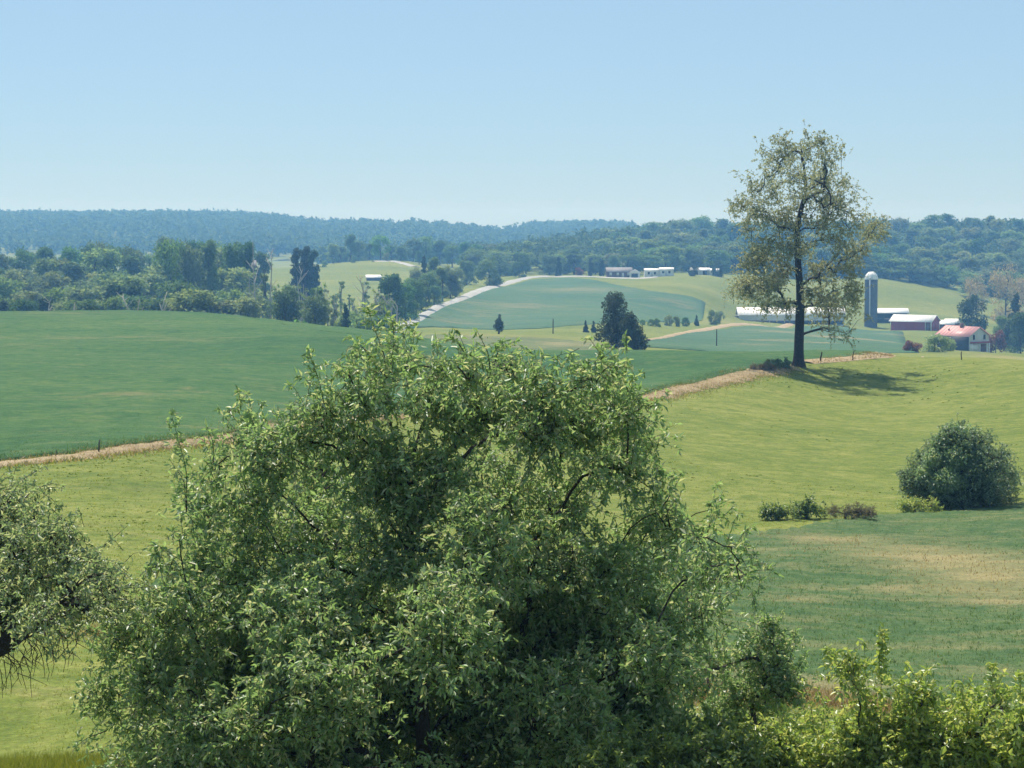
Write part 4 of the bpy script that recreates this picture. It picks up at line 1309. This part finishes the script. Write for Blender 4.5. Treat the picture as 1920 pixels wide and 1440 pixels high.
# ------------------------------------------------------------------ foreground orchard trees
D = 26.0
rf = np.random.default_rng(3)
big = px_lobes([(735, 650, 30), (720, 700, 42), (770, 690, 30), (650, 700, 22), (690, 760, 55), (620, 790, 45), (830, 690, 34), (815, 750, 55), (885, 700, 40), (940, 690, 38), (900, 770, 70), (1000, 715, 40), (1060, 720, 38), (1120, 705, 34), (1150, 690, 22), (1010, 790, 75), (1110, 790, 70), (1180, 770, 36), (1200, 830, 50), (1160, 880, 75), (1225, 900, 40),
                (470, 800, 28), (440, 840, 34), (500, 850, 45), (560, 830, 40), (400, 880, 30), (600, 880, 75), (720, 860, 85), (480, 930, 70), (390, 960, 55), (350, 1010, 45), (820, 900, 95), (940, 920, 95), (1060, 930, 90), (1250, 980, 55), (1200, 1010, 75), (1310, 1000, 40), (1330, 965, 18), (1330, 1060, 55), (1385, 1080, 28), (1360, 1040, 30),
                (600, 1000, 100), (740, 1010, 110), (880, 1040, 110), (1020, 1050, 105), (1150, 1090, 90), (1260, 1110, 75), (1320, 1140, 55), (480, 1050, 90), (400, 1080, 65), (310, 1060, 22), (330, 1140, 60), (250, 1190, 60), (200, 1220, 40), (430, 1160, 90), (560, 1150, 110), (700, 1160, 110), (850, 1180, 110), (1000, 1190, 110), (1130, 1210, 95), (1230, 1220, 75), (1300, 1230, 45),
                (270, 1270, 70), (200, 1310, 45), (170, 1380, 30), (350, 1290, 90), (260, 1360, 70), (480, 1290, 100), (620, 1300, 110), (350, 1400, 80), (480, 1400, 100), (620, 1420, 100), (930, 1310, 100), (1060, 1320, 95), (1170, 1320, 75), (760, 1250, 70), (900, 1420, 80), (1030, 1430, 90), (1150, 1420, 60), (760, 1440, 60), (250, 1440, 60)], D, rf, 2.6)
fx = lambda px, py, d=0.0: pt(px, py, D + d)
trunk = [gp(790, D) - (0, 0, 0.2), fx(792, 1480), fx(795, 1400), fx(790, 1330), fx(788, 1260), fx(780, 1150), fx(770, 1040), fx(765, 950), fx(748, 860), fx(728, 780), fx(722, 700), fx(735, 640)]
shoots = [([fx(735, 700), fx(738, 640), fx(737, 600)], 120), ([fx(725, 680), fx(700, 610), fx(688, 572)], 110), ([fx(612, 780, -0.5), fx(600, 720, -0.5), fx(578, 655, -0.5)], 130), ([fx(350, 980), fx(350, 880), fx(320, 772)], 190), ([fx(350, 960), fx(345, 900), fx(318, 862)], 60),
          ([fx(480, 850), fx(478, 800), fx(465, 770)], 110), ([fx(400, 870), fx(400, 830), fx(388, 800)], 60), ([fx(820, 720), fx(822, 680), fx(818, 640)], 110), ([fx(860, 720), fx(868, 680), fx(862, 648)], 100), ([fx(920, 700), fx(915, 660), fx(893, 618)], 45), ([fx(925, 690), fx(935, 655), fx(945, 640)], 90),
          ([fx(650, 740), fx(645, 700), fx(635, 680)], 40), ([fx(1000, 720), fx(1000, 690), fx(1005, 665)], 60), ([fx(1070, 730), fx(1080, 700), fx(1085, 678)], 60), ([fx(1130, 720), fx(1145, 690), fx(1150, 668)], 90), ([fx(1180, 790), fx(1190, 750), fx(1195, 725)], 80), ([fx(1250, 940), fx(1270, 905), fx(1278, 888)], 40),
          ([fx(1320, 1020), fx(1335, 970), fx(1340, 945)], 80), ([fx(1370, 1080), fx(1395, 1070), fx(1412, 1085)], 70), ([fx(340, 1080), fx(305, 1065), fx(285, 1035)], 60), ([fx(220, 1200), fx(180, 1185), fx(165, 1180)], 40), ([fx(200, 1370), fx(160, 1385), fx(138, 1405)], 60), ([fx(700, 680), fx(680, 650), fx(655, 630)], 70), ([fx(760, 690), fx(775, 640), fx(778, 620)], 60),
          ([fx(560, 850), fx(545, 815), fx(535, 790)], 60), ([fx(1370, 1060), fx(1385, 1030), fx(1392, 1010)], 30)]
big = [(*l[:3], max(l[3] - 0.10, l[3] * 0.6), l[4] * 0.9, max(l[5] - 0.10, l[5] * 0.6)) for l in big]
big += px_lobes([(520, 1330, 90, -2.2), (560, 1180, 80, -2.0), (1050, 1370, 80, -1.5), (420, 1380, 80, -2), (780, 1340, 60, 1.8), (720, 1440, 60, 1.5), (860, 1440, 60, 1.5), (800, 1400, 60, 2.2), (640, 1440, 70, 2), (960, 1440, 70, 2)], D, rf)
big += [l for l in big if l[2] > CZ - 2.6]          # the upper crown carries more leaf
big += px_lobes([(x_, y_, 75, 0.6 + 1.7 * ((x_ * 7 + y_ * 3) % 10) / 10.0) for y_ in (1170, 1260, 1350, 1440) for x_ in range(330, 1230, 110)], D, rf)
leafy('orchard_tree', 'big leafy green orchard tree filling the foreground centre', 'tree', gp(790, D), trunk, big, 2000, 8, 16, 0.086, 0.034, 0.17, 0.0075, M['apple'], M['bark'], 31, 0.31, step=0.28, droop=0.3, shell=0.45, pw=0.64, expo=2.0, wander=0.07, shoots=shoots, up=0.0, twig_r=0.004, lift=1.3)

# left orchard tree, half out of the picture, with bare hanging twigs
D = 25.0
left = px_lobes([(30, 920, 30), (-20, 940, 60), (60, 960, 40), (0, 1010, 70), (90, 1000, 45), (120, 1040, 45), (50, 1060, 65), (150, 1070, 40), (190, 1090, 35), (120, 1110, 50), (200, 1120, 40), (240, 1110, 28), (20, 1120, 60), (160, 1150, 35), (80, 1150, 40), (-80, 1000, 90), (-120, 1100, 90), (-180, 1000, 90), (-240, 1100, 80), (-60, 1120, 60), (215, 1060, 18), (-200, 920, 70)], D, rf, 2.4)
trunk = [gp(-150, D) - (0, 0, 0.2), pt(-150, 1400, D), pt(-140, 1320, D), pt(-110, 1270, D), pt(-60, 1240, D), pt(0, 1215, D), pt(60, 1180, D), pt(110, 1160, D), pt(150, 1140, D)]
lt = leafy('orchard_tree', 'orchard tree at the left edge with bare twigs hanging below', 'tree', gp(-150, D), trunk, [(*l[:3], max(l[3] - 0.12, l[3] * 0.6), l[4], max(l[5] - 0.12, l[5] * 0.6)) for l in left], 300, 8, 14, 0.064, 0.028, 0.13, 0.0075, M['apple2'], M['bark'], 37, 0.32, step=0.3, droop=0.25, shell=0.45, up=0.0, twig_r=0.004,
           shoots=[([pt(0, 960, D), pt(40, 900, D), pt(82, 875, D)], 70), ([pt(150, 1050, D), pt(200, 1020, D), pt(240, 985, D)], 30), ([pt(210, 1120, D), pt(260, 1130, D), pt(300, 1125, D)], 60)])
mb = MB()
rt = np.random.default_rng(8)
base = np.array(gp(-150, D))
for k in range(26):
    px0 = rt.uniform(-40, 150)
    py0 = np.interp(px0, [-40, 0, 60, 150], [1225, 1210, 1180, 1145]) + rt.uniform(-8, 8)
    d0 = rt.normal() * 0.5
    ex = px0 + rt.uniform(-30, 55)
    ey = py0 + rt.uniform(40, 110)
    P = np.array([pt(px0, py0, D + d0 * 0.3), pt((px0 * 0.5 + ex * 0.5) + 12, (py0 * 0.65 + ey * 0.35), D + d0), pt(ex, ey, D + d0 * 1.3)]) - base
    P = resample(P, 8, 1)
    P[1:] += rt.normal(size=(7, 3)) * 0.012
    mb.tube(P, np.linspace(0.008, 0.0025, 8), 4, cap=False)
    for q in range(3):
        i0 = rt.integers(2, 6)
        dr = np.array([rt.normal() * 0.7, rt.normal() * 0.5, -0.6]) * rt.uniform(0.1, 0.22)
        mb.tube([P[i0], P[i0] + dr * 0.5 + rt.normal(size=3) * 0.01, P[i0] + dr], [0.005, 0.004, 0.002], 3, cap=False)
mb.obj('bare_twigs', M['bark'], lt, kind='stuff', label='tangle of bare drooping twigs under the crown')

# bottom right shrubs
def fshrub(label, px, D, lst, mat, seed, ncl, shoots=(), lv=12, L=0.078, W=0.040, depth=1.2):
    b_ = gp(px, D)
    rg = np.random.default_rng(seed)
    lob = px_lobes(lst, D, rg, depth)
    zt = max(l[2] for l in lob)
    tr_ = [b_ - (0, 0, 0.1), b_ + (0, 0, 0.3), b_ + (0.05, 0, 0.7), b_ + (0, 0.05, (zt - b_[2]) * 0.6)]
    return leafy('shrub', label, 'shrub', b_, tr_, lob, ncl, 8, lv, L, W, 0.045, 0.006, M[mat], M['bark_grey'], seed, 0.24, step=0.2, droop=0.12, shell=0.5, up=0.1, twig_r=0.003, lift=0.9,
                 shoots=[([pt(*q, D) for q in path], n) for path, n in shoots])


fshrub('pale leaved loose shrub rising right beside the big orchard tree', 1420, 28.5, [(1440, 1195, 22), (1465, 1225, 20), (1400, 1240, 26), (1450, 1265, 34), (1385, 1290, 34), (1440, 1325, 45), (1370, 1350, 45), (1310, 1290, 34), (1335, 1235, 24), (1480, 1300, 26)], 'apple', 71, 100,
       [([(1450, 1230), (1450, 1185), (1440, 1152)], 90), ([(1480, 1240), (1490, 1205), (1492, 1180)], 70), ([(1470, 1280), (1500, 1250), (1512, 1225)], 70), ([(1400, 1250), (1405, 1210), (1400, 1180)], 60), ([(1360, 1250), (1358, 1220), (1350, 1195)], 50)], lv=10, L=0.07, W=0.036)
fshrub('low shrub under the right side of the big orchard tree', 1250, 24.5, [(1200, 1430, 40), (1270, 1420, 45), (1330, 1405, 45), (1150, 1445, 34), (1300, 1445, 50), (1380, 1440, 50)], 'shrub_dark', 72, 150, [([(1280, 1400), (1285, 1360), (1278, 1330)], 50), ([(1340, 1390), (1350, 1350), (1345, 1325)], 50)])
fshrub('bright green shrub with long bent shoots right of centre bottom', 1500, 25.0, [(1450, 1415, 36), (1510, 1405, 36), (1480, 1445, 55), (1560, 1430, 45), (1400, 1430, 36)], 'shrub', 73, 130,
       [([(1580, 1420), (1560, 1340), (1530, 1290)], 70), ([(1600, 1430), (1590, 1340), (1575, 1295)], 35), ([(1530, 1400), (1520, 1320), (1500, 1270)], 60), ([(1470, 1400), (1465, 1360), (1470, 1330)], 60), ([(1540, 1400), (1545, 1360), (1550, 1335)], 50)])
fshrub('bright shrub with a tall upright leafy shoot', 1640, 24.0, [(1610, 1395, 28), (1645, 1405, 36), (1600, 1435, 45), (1680, 1435, 45), (1590, 1262, 10), (1625, 1270, 10)], 'shrub', 74, 120,
       [([(1650, 1400), (1652, 1290), (1655, 1180)], 330), ([(1625, 1380), (1600, 1270), (1548, 1215)], 230), ([(1630, 1380), (1622, 1300), (1612, 1250)], 120), ([(1690, 1410), (1690, 1360), (1684, 1320)], 80), ([(1640, 1400), (1640, 1350), (1632, 1310)], 80)])
fshrub('leafy shrub between the tall shoot and the right corner', 1720, 23.5, [(1722, 1310, 14), (1712, 1355, 26), (1740, 1400, 36), (1700, 1428, 42), (1770, 1435, 42)], 'shrub', 75, 120,
       [([(1715, 1390), (1720, 1310), (1735, 1258)], 190), ([(1700, 1370), (1695, 1320), (1690, 1285)], 90), ([(1745, 1390), (1752, 1340), (1750, 1300)], 80), ([(1775, 1410), (1780, 1360), (1775, 1330)], 60)])
fshrub('large bright shrub in the bottom right corner', 1850, 23.0, [(1862, 1315, 18), (1832, 1350, 30), (1892, 1345, 30), (1805, 1395, 38), (1860, 1400, 50), (1920, 1385, 40), (1820, 1440, 50), (1900, 1440, 50), (1960, 1410, 50)], 'shrub', 76, 230,
       [([(1855, 1370), (1862, 1300), (1858, 1245)], 150), ([(1905, 1360), (1912, 1310), (1915, 1262)], 110), ([(1820, 1380), (1812, 1330), (1800, 1290)], 110), ([(1880, 1360), (1885, 1320), (1882, 1285)], 80), ([(1840, 1370), (1838, 1330), (1832, 1300)], 70), ([(1800, 1400), (1790, 1360), (1785, 1330)], 60)])

# ------------------------------------------------------------------ grass and straw blades
def inside(P, poly):
    x, y = P[:, 0], P[:, 1]
    r = np.zeros(len(P), bool)
    j = len(poly) - 1
    for i in range(len(poly)):
        xi, yi = poly[i]
        xj, yj = poly[j]
        if yi != yj:
            c = ((yi > y) != (yj > y)) & (x < (xj - xi) * (y - yi) / (yj - yi) + xi)
            r ^= c
        j = i
    return r


def blades(name, label, n, D0, D1, where, h, w, mat, seed, cat, lift=0.0, thin=None, px=(-60, 1990), shrink=None):
    rng = np.random.default_rng(seed)
    D_ = np.exp(rng.uniform(math.log(D0), math.log(D1), n))
    x = (rng.uniform(px[0], px[1], n) - 960) / F * D_
    P = np.stack([x, D_], -1)
    keep = np.ones(n, bool)
    if where is None:
        for q in POLYS[:7]:
            keep &= ~inside(P, q)
    else:
        keep &= inside(P, where)
    if thin is not None:
        keep &= thin(P, rng)
    P = P[keep]
    m = len(P)
    z = gz(P[:, 0], P[:, 1]) + lift
    sc = (P[:, 1] / 60.0) ** 0.55
    per = 3
    k = np.repeat(np.arange(m), per)
    a = rng.random(len(k)) * 6.283
    B = np.stack([P[k, 0] + rng.normal(size=len(k)) * 0.05 * sc[k], P[k, 1] + rng.normal(size=len(k)) * 0.05 * sc[k], z[k] - 0.02], -1)
    if shrink:
        sc = sc * np.clip(1.12 - (P[:, 1] - shrink[0]) / (shrink[1] - shrink[0]), 0.12, 1)
    hh = h * sc[k] ** 0.5 * rng.uniform(0.5, 1.4, len(k))
    ww = w * sc[k] * rng.uniform(0.6, 1.4, len(k))
    s = np.stack([np.cos(a), np.sin(a), np.zeros(len(k))], -1) * ww[:, None] * 0.5
    t = B + np.stack([rng.normal(size=len(k)) * 0.35 * hh, rng.normal(size=len(k)) * 0.35 * hh, hh], -1)
    V = np.stack([B - s, B + s, t], 1).reshape(-1, 3)
    T = np.arange(len(V)).reshape(-1, 3)
    link(name, mesh(name, V, T, M[mat]), None, kind='stuff', label=label, category=cat)


def tufts_along(name, label, pts, n, spread, h, w, mat, seed, cat, lift=0.05):
    rng = np.random.default_rng(seed)
    C = resample([spot(p) for p in pts], 400)
    k = rng.integers(1, 399, n)
    T = unit(np.gradient(C, axis=0))
    Nn = np.stack([-T[:, 1], T[:, 0]], -1)
    P = C[k] + T[k] * rng.uniform(-1, 1, n)[:, None] + Nn[k] * (rng.normal(size=n) * spread)[:, None]
    z = gz(P[:, 0], P[:, 1]) + lift
    hh = h * rng.uniform(0.4, 1.5, n)
    a = rng.random(n) * 6.283
    sd_ = np.stack([np.cos(a), np.sin(a), 0 * a], -1) * (w * rng.uniform(0.6, 1.5, n))[:, None] * 0.5
    B = np.stack([P[:, 0], P[:, 1], z - 0.03], -1)
    t = B + np.stack([rng.normal(size=n) * 0.6 * hh, rng.normal(size=n) * 0.6 * hh, hh], -1)
    link(name, mesh(name, np.stack([B - sd_, B + sd_, t], 1).reshape(-1, 3), np.arange(3 * n).reshape(-1, 3), M[mat]), None, kind='stuff', label=label, category=cat)


def fade(d0, d1):
    return lambda P, rng: rng.random(len(P)) > np.clip((P[:, 1] - d0) / (d1 - d0), 0, 1)


def green_only(d0, d1, lst):
    def f(P, rng):
        dr = blobs(np.concatenate([P, np.zeros((len(P), 1))], 1), lst)
        return (rng.random(len(P)) > np.clip((P[:, 1] - d0) / (d1 - d0), 0, 1)) & (rng.random(len(P)) > dr * 1.6)
    return f


def dry_only(lst):
    return lambda P, rng: rng.random(len(P)) < blobs(np.concatenate([P, np.zeros((len(P), 1))], 1), lst) * 1.2


blades('grass', 'short yellow green grass blades of the meadow and lawn', 80000, 28, 200, None, 0.06, 0.02, 'grassblade', 91, 'grass', shrink=(60, 190))
blades('tall_grass', 'taller rough grass in the bottom left corner', 9000, 27.5, 30.4, None, 0.2, 0.013, 'grassblade', 92, 'grass', px=(-40, 420))
tufts_along('dry_grass', 'dry tan grass fringing the near edge of the lower right wheat', [(230, 1184), (330, 1199), (500, 1244), (900, 1289), (1300, 1309), (1500, 1304), (1920, 1349), (2350, 1392)], 20000, 0.55, 0.2, 0.03, 'strawblade', 104, 'grass')
blades('wheat', 'thin wheat blades of the lower right field', 45000, 44, 96, POLYS[1], 0.09, 0.022, 'wheatblade', 93, 'wheat', lift=0.08, thin=green_only(900, 1000, DRY2), shrink=(60, 110))
blades('dry_wheat', 'dry tan wheat blades in the bare patches at lower right', 30000, 44, 96, POLYS[1], 0.09, 0.024, 'strawblade', 97, 'straw', lift=0.08, thin=dry_only(DRY2))
blades('wheat', 'wheat blades along the near side of the large left field', 30000, 84, 130, POLYS[0], 0.07, 0.018, 'wheatblade', 94, 'wheat', lift=0.12, shrink=(84, 130))
VERGE = [(-300, 908), (0, 874), (180, 854), (390, 830), (600, 793), (900, 770), (1200, 750), (1300, 725), (1400, 701), (1470, 686)]
tufts_along('straw', 'ragged straw tufts fraying both edges of the tan verge', VERGE, 24000, 0.95, 0.16, 0.05, 'strawblade', 101, 'straw')
tufts_along('wheat', 'ragged wheat tufts along the near border of the large left field', [(-330, 897), (0, 865), (180, 846), (390, 822), (600, 785), (900, 762), (1200, 742), (1300, 717), (1400, 695)], 16000, 0.5, 0.17, 0.05, 'wheatblade', 105, 'wheat')
tufts_along('grass', 'green grass tufts creeping over the tan verge', VERGE, 12000, 1.5, 0.15, 0.05, 'grassblade', 102, 'grass')
blades('weeds', 'scattered darker weed tufts across the meadow', 9000, 60, 190, None, 0.045, 0.15, 'weed', 103, 'weeds', thin=lambda P, rng: (np.sin(P[:, 0] * 0.13 + 2 * np.sin(P[:, 1] * 0.05)) * np.sin(P[:, 1] * 0.09 + P[:, 0] * 0.04) + rng.normal(size=len(P)) * 0.35) > 0.3)
blades('straw', 'dry straw tufts along the verge between wheat and meadow', 30000, 80, 190, POLYS[5], 0.16, 0.03, 'strawblade', 95, 'straw', lift=0.06)
blades('straw', 'dry grass tufts on the crest right of the lone tree', 2600, 180, 205, POLYS[6], 0.13, 0.03, 'strawblade', 96, 'straw', lift=0.1, px=(1480, 1760))

# ------------------------------------------------------------------ haze: the air itself
zmin = float(GV[:, 2].min()) - 1.5
hb = MB().box(-2250, 2250, -75, 3450, zmin, 36.0)
m, nt, out = new_mat('hazy air')
pv = N(nt, 'ShaderNodeVolumePrincipled')
pv.inputs['Color'].default_value = (0.22, 0.54, 1.0, 1)
pv.inputs['Absorption Color'].default_value = (1, 1, 1, 1)
pv.inputs['Density'].default_value = 0.00037
pv.inputs['Anisotropy'].default_value = 0.25
nt.links.new(pv.outputs[0], out.inputs['Volume'])
hz = hb.obj('haze', m, None, kind='stuff', label='thin blue summer haze over the far hills', category='haze')
